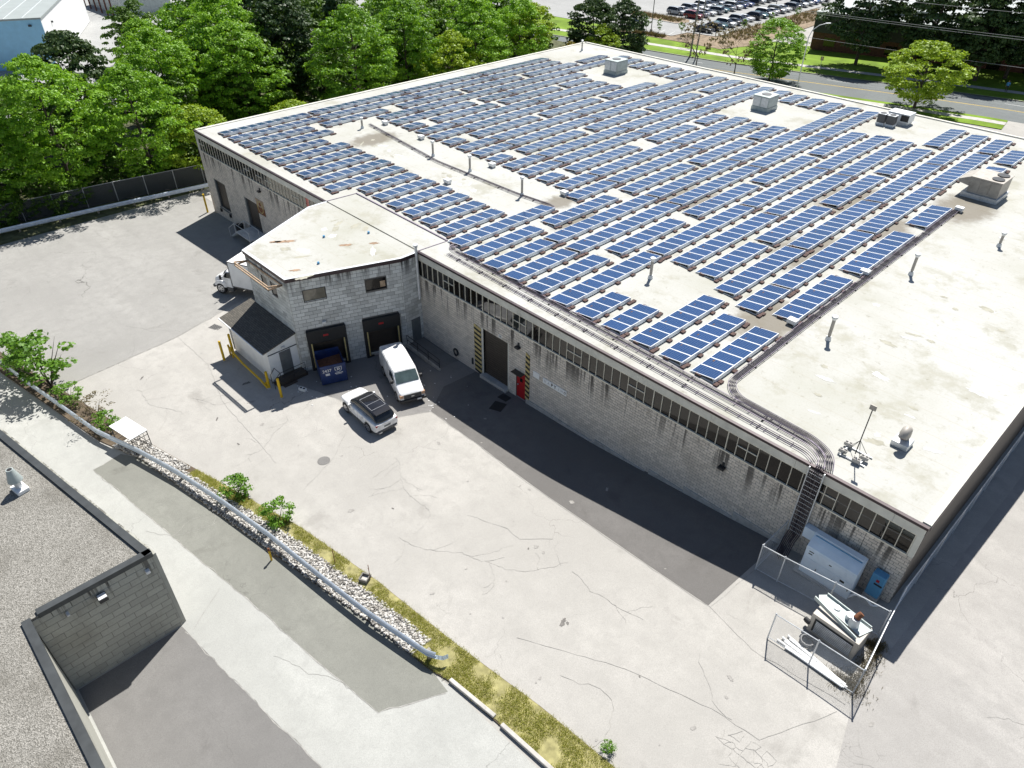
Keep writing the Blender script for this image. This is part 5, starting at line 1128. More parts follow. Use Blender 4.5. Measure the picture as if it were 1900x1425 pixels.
# ============================================================ GUARDRAILS
def w_beam(pts, hgt):                      # W-profile swept along ground points
    prof_ = [(0.0,-.25),(.06,-.20),(.10,-.14),(.10,-.08),(.01,-.02),(.01,.02),(.10,.08),(.10,.14),(.06,.20),(.0,.25)]
    b = MB(); rings = []; P = [Vector((x, y, g(x, y)+hgt)) for x, y in pts]
    for i, p in enumerate(P):
        t = P[min(i+1, len(P)-1)] - P[max(i-1, 0)]; t.z = 0; t.normalize(); nn = Vector((t.y, -t.x, 0))
        rings.append([p + nn*(.02+d) + Vector((0,0,z)) for d, z in prof_] + [p + nn*(.012+d) + Vector((0,0,z)) for d, z in reversed(prof_)])
    n = len(rings[0]); b.add([v for r in rings for v in r], [(i*n+k, (i+1)*n+k, (i+1)*n+(k+1) % n, i*n+(k+1) % n) for i in range(len(rings)-1) for k in range(n)] + [tuple(range(n-1,-1,-1)), tuple((len(rings)-1)*n+k for k in range(n))])
    return b
def resample(pts, d):
    out = []
    for (xa, ya), (xb, yb) in zip(pts, pts[1:]):
        n = max(1, round(hypot(xb-xa, yb-ya)/d)); out += [(xa+(xb-xa)*i/n, ya+(yb-ya)*i/n) for i in range(n)]
    return out + [pts[-1]]
M['rail_blue'] = pm('weathered_rail', (.62, .69, .78), .45, .1, .12, 2, 0, .5, .15)
GA = thing('guardrail', 'long steel guardrail on timber posts between the yard and neighbour driveway', 'guardrail')
gp = [(-80,-30.6),(-59.3,-26.6),(-53.8,-25.75),(-49.9,-25.05),(-43.9,-24.0),(-39.7,-22.7),(-35.8,-21.7),(-31.3,-20.8),(-27.0,-20.1),(-22.7,-19.6),(-18.4,-19.1),(-14.2,-18.45)]
# each rail length is its own piece, overlapping at a post
rs = resample(gp + [(-13.75, -18.25)], 1.0)
for i in range(0, len(rs)-1, 8): w_beam(rs[i:i+9], .70).build('rail', M['rail_blue'], GA, smooth=35)
b = MB(); b.add([(-13.75,-18.3,g(-13.75)+.44),(-13.45,-18.1,g(-13.5)+.44),(-13.35,-17.85,g(-13.4)+.44),(-13.75,-18.3,g(-13.75)+.80),(-13.45,-18.1,g(-13.5)+.80),(-13.35,-17.85,g(-13.4)+.80)], [(0,1,4,3),(1,2,5,4),(3,4,1,0),(4,5,2,1)]); b.build('end_terminal', M['rail_blue'], GA)
for i, (x, y) in enumerate(gp[1:]):
    z = g(x, y); b = MB(); b.box(x-.1, x+.1, y-.0, y+.18, z-.2, z+.86); b.build('post', M['post_wood'], GA, bevel=.01)
for (x, y) in resample([(-80,-30.6),(-59.3,-26.6)], 3.9)[1:-1]:
    z = g(x, y); b = MB(); b.box(x-.1, x+.1, y-.0, y+.18, z-.2, z+.80); b.build('post', M['post_wood'], GA)
GB = thing('guardrail', 'steel guardrail in front of the dark back fence below the trees', 'guardrail')
bp = [(-88.6,-42),(-87.3,-22),(-86.0,-10),(-84.4,1.6),(-84.0,6)]
rs = resample(bp, 1.5)
def flip(p): return p[::-1]
for i in range(0, len(rs)-1, 6): w_beam(rs[i:i+7], .62).build('rail', M['rail_blue'], GB, smooth=35)
for x, y in resample(bp, 3.8): b = MB(); b.box(x-.28, x-.1, y-.1, y+.1, g(x,y)-.2, g(x,y)+.78); b.build('post', M['post_wood'], GB)
def shade_backed_fence():
    o = thing('back_fence', 'dark screened chain-link fence with grey posts below the trees', 'fence')
    ps = resample([(-91.2,-42),(-90,-20),(-88.4,-7),(-86.8,3),(-86.4,8)], 3.3)
    for (xa, ya), (xb, yb) in zip(ps, ps[1:]):
        za, zb = g(xa, ya), g(xb, yb)
        q = MB(); q.add([(xa,ya,za+.05),(xb,yb,zb+.05),(xb,yb,zb+2.3),(xa,ya,za+2.3),(xa-.012,ya,za+.05),(xb-.012,yb,zb+.05),(xb-.012,yb,zb+2.3),(xa-.012,ya,za+2.3)], [(0,1,2,3),(7,6,5,4),(3,2,6,7)]); q.build('screen_panel', M['screen'], o)  # dark sheets stand in for the tree shade behind the wires
        q = MB(); q.cyl((xa,ya,za+2.33),(xb,yb,zb+2.33),.028,6); q.build('top_rail', M['galv'], o)
    for x, y in ps: q = MB(); q.cyl((x+.05,y,g(x,y)),(x+.05,y,g(x,y)+2.42),.04,7); q.build('post', M['galv'], o)
    wb = MB(); [wires(wb, (xa+.02,ya,g(xa,ya)), (xb+.02,yb,g(xb,yb)), .05, 2.3, .2, .006) for (xa,ya),(xb,yb) in zip(ps, ps[1:])]; wb.build('chain_link', M['galv'], o, kind='stuff')
M['screen'] = pm('dark_screen', (.022, .028, .026), .8, 0, .3, 2)
shade_backed_fence()
# ============================================================ VERGE: stones, grass, wheel stops
def pts_arr(n, x0, x1, fa, fb):
    X = rng.uniform(x0, x1, n); t = rng.uniform(0, 1, n); return [(x, fa(x)+(fb(x)-fa(x))*k) for x, k in zip(X, t)]
def np_mesh(name, V, F, mats):
    me = bpy.data.meshes.new(name); k = F.shape[1]; me.vertices.add(len(V)); me.loops.add(F.size); me.polygons.add(len(F))
    me.vertices.foreach_set('co', V.astype(np.float32).ravel()); me.loops.foreach_set('vertex_index', F.astype(np.int32).ravel())
    me.polygons.foreach_set('loop_start', np.arange(0, F.size, k, dtype=np.int32)); me.polygons.foreach_set('loop_total', np.full(len(F), k, dtype=np.int32))
    me.update(calc_edges=True); me.validate()
    for m in (mats if isinstance(mats, list) else [mats]): me.materials.append(m)
    return me
def stones_mesh(P, smin, smax, zoff):
    octv = np.array([(1,0,0),(0,1,0),(-1,0,0),(0,-1,0),(0,0,.75),(0,0,-.5)], float); octf = np.array([(0,1,4),(1,2,4),(2,3,4),(3,0,4),(1,0,5),(2,1,5),(3,2,5),(0,3,5)])
    V, F = [], []
    for i, (x, y) in enumerate(P):
        s = rng.uniform(smin, smax); a = rng.uniform(0, 6.3); R_ = np.array([[cos(a),-sin(a),0],[sin(a),cos(a),0],[0,0,1]])
        v = (octv*rng.uniform(.6, 1.3, (6, 3))*s)@R_.T + (x, y, g(x, y)+zoff+rng.uniform(-.01, .05)); V.append(v); F.append(octf+6*i)
    return np.concatenate(V), np.concatenate(F)
def stone_mat():
    m, N, L_, b = new_mat('white_gravel'); G = NG(m); geo = N.new('ShaderNodeNewGeometry')
    L_.new(G.ramp(geo.outputs['Random Per Island'], [(0, (.11,.10,.09)), (.3, (.32,.30,.27)), (.7, (.50,.48,.45)), (1, (.66,.64,.61))]), b.inputs['Base Color']); b.inputs['Roughness'].default_value = .9; return m
M['gravel'] = stone_mat()
V, F = stones_mesh(pts_arr(6200, -42.3, -15.0, lambda x: south(x)-.02, lambda x: north(x)-.1 if x < -36.5 else mid(x)+.1), .03, .125, .08)
o = link('gravel', np_mesh('gravel', V, F, M['gravel']), kind='stuff'); tag(o, 'white and grey stones lying under the guardrail', 'gravel')
def grass_mesh(P, h0, h1, zoff, blades=5, spread=.06, wd=.012):
    V = []
    for x, y in P:
        z = g(x, y)+zoff
        for k in range(blades):
            a = rng.uniform(0, 6.3); hh = rng.uniform(h0, h1); bx, by = x+rng.normal(0, spread), y+rng.normal(0, spread); l = rng.uniform(.2, .9)*hh
            V += [(bx-wd*sin(a), by+wd*cos(a), z), (bx+wd*sin(a), by-wd*cos(a), z), (bx+l*cos(a), by+l*sin(a), z+hh)]
    V = np.array(V); return V, np.arange(len(V)).reshape(-1, 3)
P = pts_arr(6500, -36, -15.2, mid, lambda x: north(x)-.02) + pts_arr(12500, -15.2, 3.3, lambda x: south(x)+.05, lambda x: north(x)-.02)
P = [p for p in P if (sin(p[0]*1.7+p[1]*2.3)+sin(p[0]*.9-p[1]*3.1)+sin(p[0]*3.7+p[1]*.8)) > -.7+rng.uniform(-.7,.7)]
V, F = grass_mesh(P, .04, .13, .09, 5, .06, .011); o = link('grass', np_mesh('grass', V, F, M['grass']), kind='stuff'); tag(o, 'patchy green and straw grass on the verge past the guardrail', 'grass')
for k, (xa, ya, xb, yb) in enumerate(((-12.55,-18.42,-9.65,-18.2), (-9.15,-18.25,-5.7,-18.15))):
    q = MB(); a, c = Vector((xa,ya,g(xa)+.11)), Vector((xb,yb,g(xb)+.11)); q.bar(a, c, .2, .2); tag(q.build('wheel_stop', M['concrete'], bevel=.03), ('first' if k == 0 else 'second') + ' concrete kerb bar along the grass verge, counting from the guardrail', 'kerb', 'kerb bars along the verge')
for k, (x, y) in enumerate(((-22.95, -18.3), (-20.55, -17.55))):
    q = MB(); q.cyl((x,y,g(x)), (x+.03,y,g(x)+1.35), .022, 6); q.bar((x-.06,y,g(x)+1.0),(x+.06,y,g(x)+1.0),.02,.02); tag(q.build('steel_stake', M['rust']), ('lone rusty stake in the grass behind the guardrail' if k == 0 else 'rusty stake standing beside the chimney block'), 'stake', 'stakes on the verge')
o = thing('chimney_block', 'open square concrete block half buried in the verge', 'block', (-20.75, -17.75, g(-20.75)+.08), .5)
q = MB(); [q.box(*v, 0, .26) for v in ((-.26,.26,-.26,-.19), (-.26,.26,.19,.26), (-.26,-.19,-.19,.19), (.19,.26,-.19,.19))]; q.build('rim', M['mortar'], o); q = MB(); q.box(-.19,.19,-.19,.19,0,.1); q.build('rubble_fill', M['stone'], o)
o = thing('gas_marker', 'short yellow marker post with rusty top beside the guardrail', 'post', (-25.75, -20.75, g(-25.75)))
q = MB(); q.cyl((0,0,0),(0,0,.85),.06,8); q.build('post', M['yellow'], o, smooth=40); q = MB(); q.cyl((0,0,.85),(0,0,1.02),.09,8,r2=.05); q.build('cap', M['rust'], o, smooth=40)
# white topped steel cage by the verge
o = thing('steel_cage', 'dark steel frame table with white sheet top standing on the verge', 'frame', (-41.5, -22.55, g(-41.5)), .21)
q = MB(); q.box(-1.25,1.2,-.62,.62,1.50,1.56); q.build('top_sheet', M['white'], o)
for x in (-1.2, 1.15):
    for y in (-.57, .57): q = MB(); q.cyl((x,y,0),(x,y,1.5),.03,6); q.build('leg', M['blackmetal'], o)
q = MB(); [q.cyl((x,-.57,z),(x,.57,z),.02,5) for x in (-1.2,1.15) for z in (.3,.75,1.2,1.46)]; [q.cyl((-1.2,y,z),(1.15,y,z),.02,5) for y in (-.57,.57) for z in (.3,1.46)]; [q.cyl((1.15,y,.1),(1.15,y,1.5),.016,5) for y in (-.3,0,.3)]; q.build('brace', M['blackmetal'], o)
# ============================================================ NEIGHBOUR BUILDING
NB = thing('neighbour_building', 'low dark block building with gravel roof and notched loading bay', 'building')
RZ = 5.8
poly = [(-25.1,-26.2), (-25.1,-31.5), (-8,-31.35), (-8,-70), (-80,-70), (-80,-36.4)]
block_wall(NB, (-25.1,-31.5), (0,1), 5.3, -.6, RZ-.25, [], M['block_nb'], M['mortar_nb'], near=300, name='bay_wall', bw=.8, bh=.4)
q = MB(); q.box(-25,-8.05,-31.75,-31.52,-.5,RZ-.25); q.build('wing_wall', M['block_nb'], NB)
def wallseg(a, c, nm):
    d = Vector((c[0]-a[0], c[1]-a[1])).normalized(); nn = Vector((-d.y, d.x))*-.25; q = MB(); q.prism([a, c, (c[0]-nn.x, c[1]-nn.y), (a[0]-nn.x, a[1]-nn.y)], -2, RZ-.25); q.build(nm, M['block_nb'], NB)
wallseg((-80,-36.4), (-25.14,-26.24), 'driveway_wall')
q = MB(); q.prism(off_poly(poly[::-1], .0), RZ-.6, RZ-.12); 
o_ = q.build('roof', M['gravel_roof'], NB)
for a, c in ((poly[5], poly[0]), (poly[0], poly[1]), (poly[1], poly[2])):
    d = Vector((c[0]-a[0], c[1]-a[1])).normalized(); nn = Vector((d.y, -d.x)); 
    q = MB(); A, C_ = Vector(a), Vector(c)
    if a == poly[0]: A = A - d*.06; C_ = C_ - d*.35
    ins = (A - nn*(-.06), C_ - nn*(-.06), C_ - nn*.32, A - nn*.32)
    ins = [tuple(A - nn*.06), tuple(C_ - nn*.06), tuple(C_ + nn*.30), tuple(A + nn*.30)]
    q.prism(ins, RZ-.27, RZ+.02); q.build('parapet_flashing', M['darkflash'], NB, bevel=.02)
q = MB(); q.box(-25.08,-24.62,-28.95,-28.55,RZ-.95,RZ-.72); q.build('wall_lamp', M['blackmetal'], NB, bevel=.03); q = MB(); q.box(-25.0,-24.66,-28.93,-28.57,RZ-.715,RZ-.70); q.build('lamp_lens', M['plate'], NB)
q = MB(); q.box(-25.08,-24.85,-26.75,-26.55,RZ-.98,RZ-.80); q.build('camera_box', M['plate'], NB, bevel=.03); q = MB(); q.cyl((-25.05,-30.2,RZ-.75),(-24.85,-30.2,RZ-.8),.07,8); q.build('small_lamp', M['galv'], NB)
o = thing('roof_vent', 'grey cone-topped vent on a white base on the neighbour gravel roof', 'vent', (-34.0, -29.45, RZ-.12), .2)
q = MB(); q.box(-.42,.42,-.30,.30,0,.22); q.build('base', M['white'], o, bevel=.03); q = MB(); q.cyl((0,0,.2),(0,0,.62),.17,12); q.build('pipe', M['galv'], o, smooth=40); q = MB(); q.cyl((0,0,.60),(0,0,.72),.22,14,r2=.36); q.cyl((0,0,.72),(0,0,1.45),.36,14,r2=.17); q.cyl((0,0,1.45),(0,0,1.47),.17,14); q.build('cowl', M['hvac'], o, smooth=30); q = MB(); q.cyl((0,0,1.471),(0,0,1.475),.13,12); q.build('mouth', M['black'], o)
# ============================================================ TREES
def crown_mesh(name, mat, seed, R_, HC, nclump, per, leaf, shape='round', clump=.75, flat=.62):
    r = np.random.default_rng(seed); C_ = []
    lumps = [(r.uniform(0, 6.28), r.uniform(.12, .88), r.uniform(.12, .42)) for _ in range(9)]
    for i in range(nclump):
        a = r.uniform(0, 2*pi); v = r.uniform(0, 1)
        if shape == 'cone':
            v = r.uniform(0, 1)**.8; rad_ = R_*(1-v)**.75*(.25+.75*r.uniform(0,1)**.5)*(.75+.3*sin(v*40)); z = HC*v
        else:
            w_ = sin(pi*min(1, (v*.93+.07)))**.62; k = 1 + sum(m*math.exp(-((a-l+pi) % (2*pi)-pi)**2/.35 - (v-h)**2/.02) for l, h, m in lumps) - .12
            rad_ = R_*w_*k*(.35+.65*r.uniform(0,1)**.38); z = HC*v
        C_.append((rad_*cos(a), rad_*sin(a), z + r.normal(0, .15)))
    C_ = np.array(C_); n = nclump*per; c = np.repeat(C_, per, 0)
    d = r.normal(0, 1, (n, 3)); d /= np.linalg.norm(d, axis=1)[:, None]; d[:, 2] = np.abs(d[:, 2])*.9 - .15
    rr = clump*r.uniform(.55, 1.05, (n, 1))*np.repeat(r.uniform(.5, 1.45, (nclump, 1)), per, 0)
    p = c + d*rr*np.array([1, 1, flat])
    # leaf quads, facing outwards from the clump with a random twist
    nrm = d + r.normal(0, .45, (n, 3)); nrm[:, 2] += .35; nrm /= np.linalg.norm(nrm, axis=1)[:, None]
    t = np.cross(nrm, r.normal(0, 1, (n, 3))); t /= np.linalg.norm(t, axis=1)[:, None]; bt = np.cross(nrm, t)
    s = leaf*r.uniform(.65, 1.3, (n, 1)); el = 1.0 if shape != 'cone' else 2.2
    V = np.stack([p - t*s*el*.5, p + bt*s*.42, p + t*s*el*.5, p - bt*s*.42], 1).reshape(-1, 3)
    return np_mesh(name, V, np.arange(n*4).reshape(-1, 4), mat)
def trunk_mesh(name, hgt, r0, crown0, R_, seed, limbs=7):
    rr = random.Random(seed); b = MB(); top = hgt*.86
    pts = [(rr.uniform(-.1,.1)*i*.25, rr.uniform(-.1,.1)*i*.25, top*i/6) for i in range(7)]; b.tube(pts, [r0*(1-.12*i) for i in range(7)], 7)
    for k in range(limbs):
        z0 = crown0 + (top-crown0)*.75*k/limbs; a = k*2.4+rr.uniform(-.4,.4); l = R_*.8*(1-.45*k/limbs); rz_ = l*.7
        b.tube([(0,0,z0), (l*.45*cos(a), l*.45*sin(a), z0+rz_*.55), (l*cos(a), l*sin(a), z0+rz_)], [r0*.45, r0*.28, r0*.08], 5)
    return b.mesh(name, M['bark'], 60)
CR = [crown_mesh('crown', M['leaf'], 100+i, 5.2, 12.2, 360, 72, .25, 'round', .80, .55) for i in range(4)]
CRY = [crown_mesh('crown', M['leaf_y'], 210+i, 4.0, 7.0, 190, 60, .27, 'round', .75) for i in range(2)]
CRO = crown_mesh('crown', M['leaf_o'], 230, 3.0, 5.5, 90, 55, .28, 'round', .7)
PN = [crown_mesh('crown', M['needle'], 300+i, 3.9, 12, 190, 60, .30, 'cone', .85, .35) for i in range(3)]
PNR = [crown_mesh('crown', M['needle'], 320+i, 5.4, 13, 330, 60, .40, 'round', 1.05, .42) for i in range(2)]
BU = [crown_mesh('crown', M['shrub'], 400+i, 1.0, 1.5, 34, 40, .13, 'round', .30) for i in range(3)]
BD = crown_mesh('crown', M['dry'], 420, 1.2, 1.5, 26, 26, .10, 'round', .30)
TKM = {}
def tree(name, label, x, y, hgt, crown, scale, base_z, group, rz=None, trunk=(.24, 3.0, 4.0), zs=None):
    o = thing(name, label, 'tree', (x, y, g(x, y)), 0, group); key = (round(hgt), trunk)
    if key not in TKM: TKM[key] = trunk_mesh('trunk', hgt, trunk[0], trunk[1], trunk[2], len(TKM))
    link('trunk', TKM[key], o)
    link('crown', crown, o, (0, 0, base_z), random.uniform(0, 6.28) if rz is None else rz, scale=(scale, scale, zs or scale)); return o
W_ = 'trees in the wood behind the back fence'
def woodland():
    V, F, n = [], [], 0
    src = [crown_mesh('wood_crown', M['leaf'], 700+i, 5.0, 11.5, 110, 44, .50, 'round', 1.15, .55) for i in range(3)]
    cv = []
    for me in src:
        a = np.empty(len(me.vertices)*3, np.float32); me.vertices.foreach_get('co', a); cv.append(a.reshape(-1, 3)); bpy.data.meshes.remove(me)
    r = np.random.default_rng(77); spots = []
    for x in np.arange(-156, -92, 8.0):
        for y in np.arange(-36, 84, 8.0):
            px, py = x + r.uniform(-2.5, 2.5), y + r.uniform(-2.5, 2.5)
            if px < -104 and py < 17: continue
            if px < -126 and r.random() < .35: continue
            if px > -100 and r.random() < .3: continue
            spots.append((px, py, r.uniform(.75, 1.1), 1.2))
    for y in np.arange(-34, 74, 2.6): spots.append((-89.5 + r.uniform(-1.6, .8), y, r.uniform(.22, .42), 0))
    for k, (px, py, s, bz) in enumerate(spots):
        v = cv[k % 3]*s; a = r.uniform(0, 6.28); v = v@np.array([[cos(a), sin(a), 0], [-sin(a), cos(a), 0], [0, 0, 1]]) + (px, py, g(px, py)+bz); V.append(v)
    V = np.concatenate(V); o = link('woodland', np_mesh('woodland', V, np.arange(len(V)).reshape(-1, 4), M['leaf_d']), kind='stuff'); tag(o, 'mass of green wood and undergrowth filling in behind the front trees', 'wood')
M['leaf_d'] = leaf_mat('deep_green_leaf', (.035, .085, .008), (.10, .19, .018))
woodland()
for args in (
 ('maple_tree', 'bright green maple at the left edge above the back fence', -91.5, -10.5, 15.5, CR[0], 1.1, 2.2, W_),
 ('maple_tree', 'green maple cut by the left picture edge, low beside the fence', -93, -18.5, 12, CR[1], 1.0, 1.0, W_),
 ('maple_tree', 'broad green maple directly above the middle of the back fence', -91, -1.5, 13, CR[2], 1.05, 1.0, W_),
 ('maple_tree', 'smaller yellow-green maple beside the far warehouse corner', -88.5, 4.0, 9, CRY[0], 1.0, 1.6, W_),
 ('maple_tree', 'tall maple right of the white building corner', -114, 9.5, 14, CR[3], 1.0, 2.0, W_),
 ('maple_tree', 'tall maple at the top edge right of the white building', -114, 16.5, 16, CR[0], 1.15, 2.6, W_),
 ('maple_tree', 'tallest maple of the left group touching the top edge', -106, 17.5, 17, CR[1], 1.22, 3.0, W_),
 ('maple_tree', 'round maple in front of the tallest one, left group', -101.5, 6.5, 14.5, CR[2], 1.08, 2.0, W_),
 ('maple_tree', 'maple at the right side of the left group beside the dark pines', -98, 15.5, 14, CR[3], 1.08, 2.0, W_),
 ('maple_tree', 'tall bright maple rising behind the left end of the roof', -91, 29.5, 17, CR[2], 1.18, 2.0, W_),
 ('maple_tree', 'maple second along the roof edge, right of the tall bright one', -94, 40.5, 15.5, CR[0], 1.12, 2.0, W_),
 ('maple_tree', 'paler maple third along the roof edge', -89.5, 46.0, 11, CRY[1], 1.3, 1.8, W_),
 ('maple_tree', 'maple fourth along the roof edge', -92.5, 53.5, 14, CR[1], 1.08, 1.8, W_),
 ('maple_tree', 'maple fifth along the roof edge, near the far roof corner', -91, 62.0, 13, CR[3], 1.0, 1.8, W_),
 ('maple_tree', 'maple behind the roof-edge row touching the top edge, left one', -106, 48, 16, CR[2], 1.15, 3.0, W_),
 ('maple_tree', 'maple behind the roof-edge row touching the top edge, right one', -104, 64, 15, CR[0], 1.12, 3.0, W_),
 ('maple_tree', 'gold-tinged maple behind the far roof corner', -93, 66.5, 12.5, CRY[0], 1.05, 5.2, W_),
 ('maple_tree', 'small golden shrub-like tree at the far roof corner', -88, 71.5, 7, CRO, .85, 1.8, W_),
 ('maple_tree', 'light green sapling among the evergreens by the far corner', -86.0, 77.5, 9, CRY[1], .75, 3.5, W_),
 ('maple_tree', 'low yellow-green bush tree in the gap below the dark pines', -88.5, 17.5, 7, CRY[0], .85, .8, W_),
 ('maple_tree', 'low green bush tree next to the gap below the dark pines', -87.5, 23.5, 6.5, CR[1], .5, .6, W_)):
    tree(*args)
for nm, lab, x, y, h_, cr, s, bz in (
 ('pine_tree', 'dark pine in front of the white building corner', -108, -2.5, 14, PNR[0], 1.0, 2.0),
 ('pine_tree', 'smaller dark pine left of the white building corner', -109, -10, 11, PNR[1], .72, 1.0),
 ('pine_tree', 'short dark pine at the left picture edge', -106, -17, 9, PNR[0], .6, .6),
 ('pine_tree', 'dark pine right of the left maple group, nearer one', -104, 25.5, 15, PNR[1], 1.0, 4.0),
 ('pine_tree', 'dark pine right of the left maple group, further one', -113, 29, 16, PNR[0], 1.1, 4.5),
 ('pine_tree', 'dark pine behind the tall bright maple', -110, 38.5, 15, PN[2], 1.05, 2.5),
 ('pine_tree', 'dark evergreen left of the car park entrance', -90, 79.5, 13, PNR[0], .92, .6),
 ('pine_tree', 'dark evergreen nearest the road beyond the far roof corner', -87.5, 85.5, 12, PNR[1], .86, .3)):
    tree(nm, lab, x, y, h_, cr, s, bz, 'dark pines in the wood', trunk=(.2, 4, 2.5))
for k, (x, y, s, bz, lab) in enumerate(((-57.6, 119.0, 1.15, 3.2, 'dark pine by the brown building, left of the three'), (-46.5, 122.5, 1.35, 2.6, 'widest dark pine in the middle before the brown building'), (-37.0, 120.8, 1.0, 3.2, 'dark pine right of centre whose trunk shows by the pavement'), (-33.8, 126, 1.25, 3.0, 'dark pine at the right picture edge behind the walker'), (-26.5, 126, 1.1, 3.0, 'dark pine mostly outside the right picture edge'))):
    tree('pine_tree', lab, x, y, 14, PNR[k % 2], s, bz, 'pines along the far side of the road', trunk=(.34, 4, 2.5))
tree('street_tree', 'round yellow-green street tree on the verge between roof and road', -37.4, 96.2, 9, CRY[0], 1.42, 1.7, None, trunk=(.24, 2.2, 3.4), zs=1.12)
tree('street_tree', 'bright green maple beside the road right of the bare trees', -63.0, 97.0, 9.5, CR[3], 1.0, 1.0, None, trunk=(.2, 2.4, 3), zs=.74)
def bare_tree(label, x, y, hgt, seed, spread):
    o = thing('bare_tree', label, 'tree', (x, y, g(x, y)), 0, 'bare trees beside the road'); rr = random.Random(seed); b = MB()
    def grow(p, d, l, r, lv):
        q = p + d*l; b.tube([p, p.lerp(q, .5) + Vector((rr.uniform(-1,1), rr.uniform(-1,1), rr.uniform(-.5,.5)))*l*.08, q], [r, r*.8, r*.6], 4 if lv else 6)
        if lv < 6:
            for _ in range(3 if lv < 4 else 2):
                nd = (d + Vector((rr.gauss(0,1), rr.gauss(0,1), rr.gauss(.15,.6)))*spread).normalized(); grow(q, nd, l*rr.uniform(.6,.85), r*.58, lv+1)
    grow(Vector((0,0,0)), Vector((0,0,1)), hgt*.25, .13, 0); b.build('trunk', M['bark'], o)
    link('crown', BD, o, (0, 0, hgt*.3), scale=(3.4, 3.4, hgt*.40))
bare_tree('brown bare-branched tree beside the utility poles', -77.5, 95.5, 9.5, 3, .62)
bare_tree('brown bare-branched tree left of the bright green maple', -69.0, 95.0, 9.5, 8, .62)
# shrubs on the verge
def shrub(label, x, y, s, v, zs=None, stems=False):
    o = thing('shrub', label, 'shrub', (x, y, g(x, y)+.08), 0, 'shrubs on the verge'); b = MB(); rr = random.Random(int(x*10))
    for k in range(9 if stems else 5):
        a = k*1.3+rr.random(); l = s*rr.uniform(.5,1.1); b.tube([(0,0,0), (l*.35*cos(a), l*.35*sin(a), l*.7), (l*.8*cos(a), l*.8*sin(a), l*1.35)], [.03*s, .02*s, .008], 4)
    b.build('stems', M['bark'], o); link('crown', BU[v] if v < 3 else BD, o, (0,0,.1*s if not stems else .5*s), rr.uniform(0,6), scale=(s, s, zs or s))
shrub('large twiggy shrub hanging over the guardrail near the left picture edge', -53.0, -24.6, 2.5, 0, 1.9, True)
shrub('shrub cut by the left picture edge behind the guardrail', -57.2, -25.6, 1.9, 1, 1.3, True)
shrub('low dry shrub just left of the white topped steel frame', -46.2, -23.4, 1.25, 3, .75, True)
shrub('low green shrub against the steel frame', -44.6, -23.1, .85, 2)
shrub('low shrub between the two large twiggy shrubs', -49.5, -24.2, 1.0, 1, .8, True)
shrub('bright green bush on the verge behind the guardrail, left one', -31.9, -19.75, .95, 0)
shrub('bright green bush on the verge behind the guardrail, right one', -28.1, -19.0, .95, 1)
shrub('tiny green weed by the yard edge near the bottom of the picture', -5.1, -15.9, .32, 2)
V, F = grass_mesh(pts_arr(900, -2.2, .9, lambda x: -3.3, lambda x: -2.95) + [(rng.normal(.75,.22), y) for y in rng.uniform(-6.1, -2.6, 900)] + [(rng.normal(.4,.5), rng.normal(-5.9,.25)) for _ in range(500)], .05, .22, 0, 3, .06, .010)
o = link('weeds', np_mesh('weeds', V, F, M['dry']), kind='stuff'); tag(o, 'dry weeds grown along the foot of the corner fence', 'weeds')
# ============================================================ BEYOND THE ROAD
BB = thing('brown_building', 'low brown brick building with navy upper band and pale roof across the road', 'building', (-70.9, 126.5, g(-70)), rad(8.5))
q = MB(); q.box(0,60,0,45,0,3.4); q.build('brick_wall', M['brick'], BB); q = MB(); q.box(-.15,60,-.15,45,3.4,6.9); q.build('navy_band', M['navy'], BB); q = MB(); q.box(-.3,60,-.3,45,6.9,7.15); q.build('roof', M['slate'], BB); q = MB(); q.box(8,60,6,45,7.15,8.2); q.build('roof_step', M['slate'], BB)
for k in range(8): q = MB(); q.box(2.5+k*6, 4.7+k*6, -.05, .02, 1.0, 2.6); w_ = q.build('window', M['glass'], BB)
M['bluewall'] = pm('pale_blue_cladding', (.30, .58, .78), .5, 0, .06, 1)  # blue cast of the shaded side, painted into its colour
WBD = thing('white_building', 'large white metal-clad building with pale roof at the top left corner', 'building', (-162, 8.3, g(-160)), rad(-25.5))
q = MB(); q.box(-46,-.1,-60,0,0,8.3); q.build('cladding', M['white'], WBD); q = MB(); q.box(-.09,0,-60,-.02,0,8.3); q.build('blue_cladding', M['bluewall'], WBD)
q = MB(); q.box(-46.2,.15,-60.2,.15,8.3,8.6); q.build('roof', M['slate'], WBD); q = MB(); [q.box(-46,.0,-60+k*3,-59.92+k*3,8.6,8.66) for k in range(20)]; q.build('roof_ribs', M['alu'], WBD)
for yy in (-2, -16): q = MB(); q.box(0, .35, yy-.25, yy+.25, 7.2, 7.5); q.build('wall_lamp', M['blackmetal'], WBD)
q = MB(); q.box(-8,-7.6,.0,.3,6.4,6.7); q.build('wall_lamp', M['blackmetal'], WBD)
GB_ = thing('grey_house', 'small pale building with dark posts beyond the trees at the top left', 'building', (-215, 42, g(-210)))
q = MB(); q.box(-12,12,-6,6,0,4.2); q.build('wall', M['hvac'], GB_); q = MB(); q.box(-12.5,12.5,-6.5,6.5,4.2,4.6); q.build('roof', M['slate'], GB_); [MB().box(-10+k*4,-9.7+k*4,-8,-7.7,0,4.2).build('post', M['brick'], GB_) for k in range(6)]
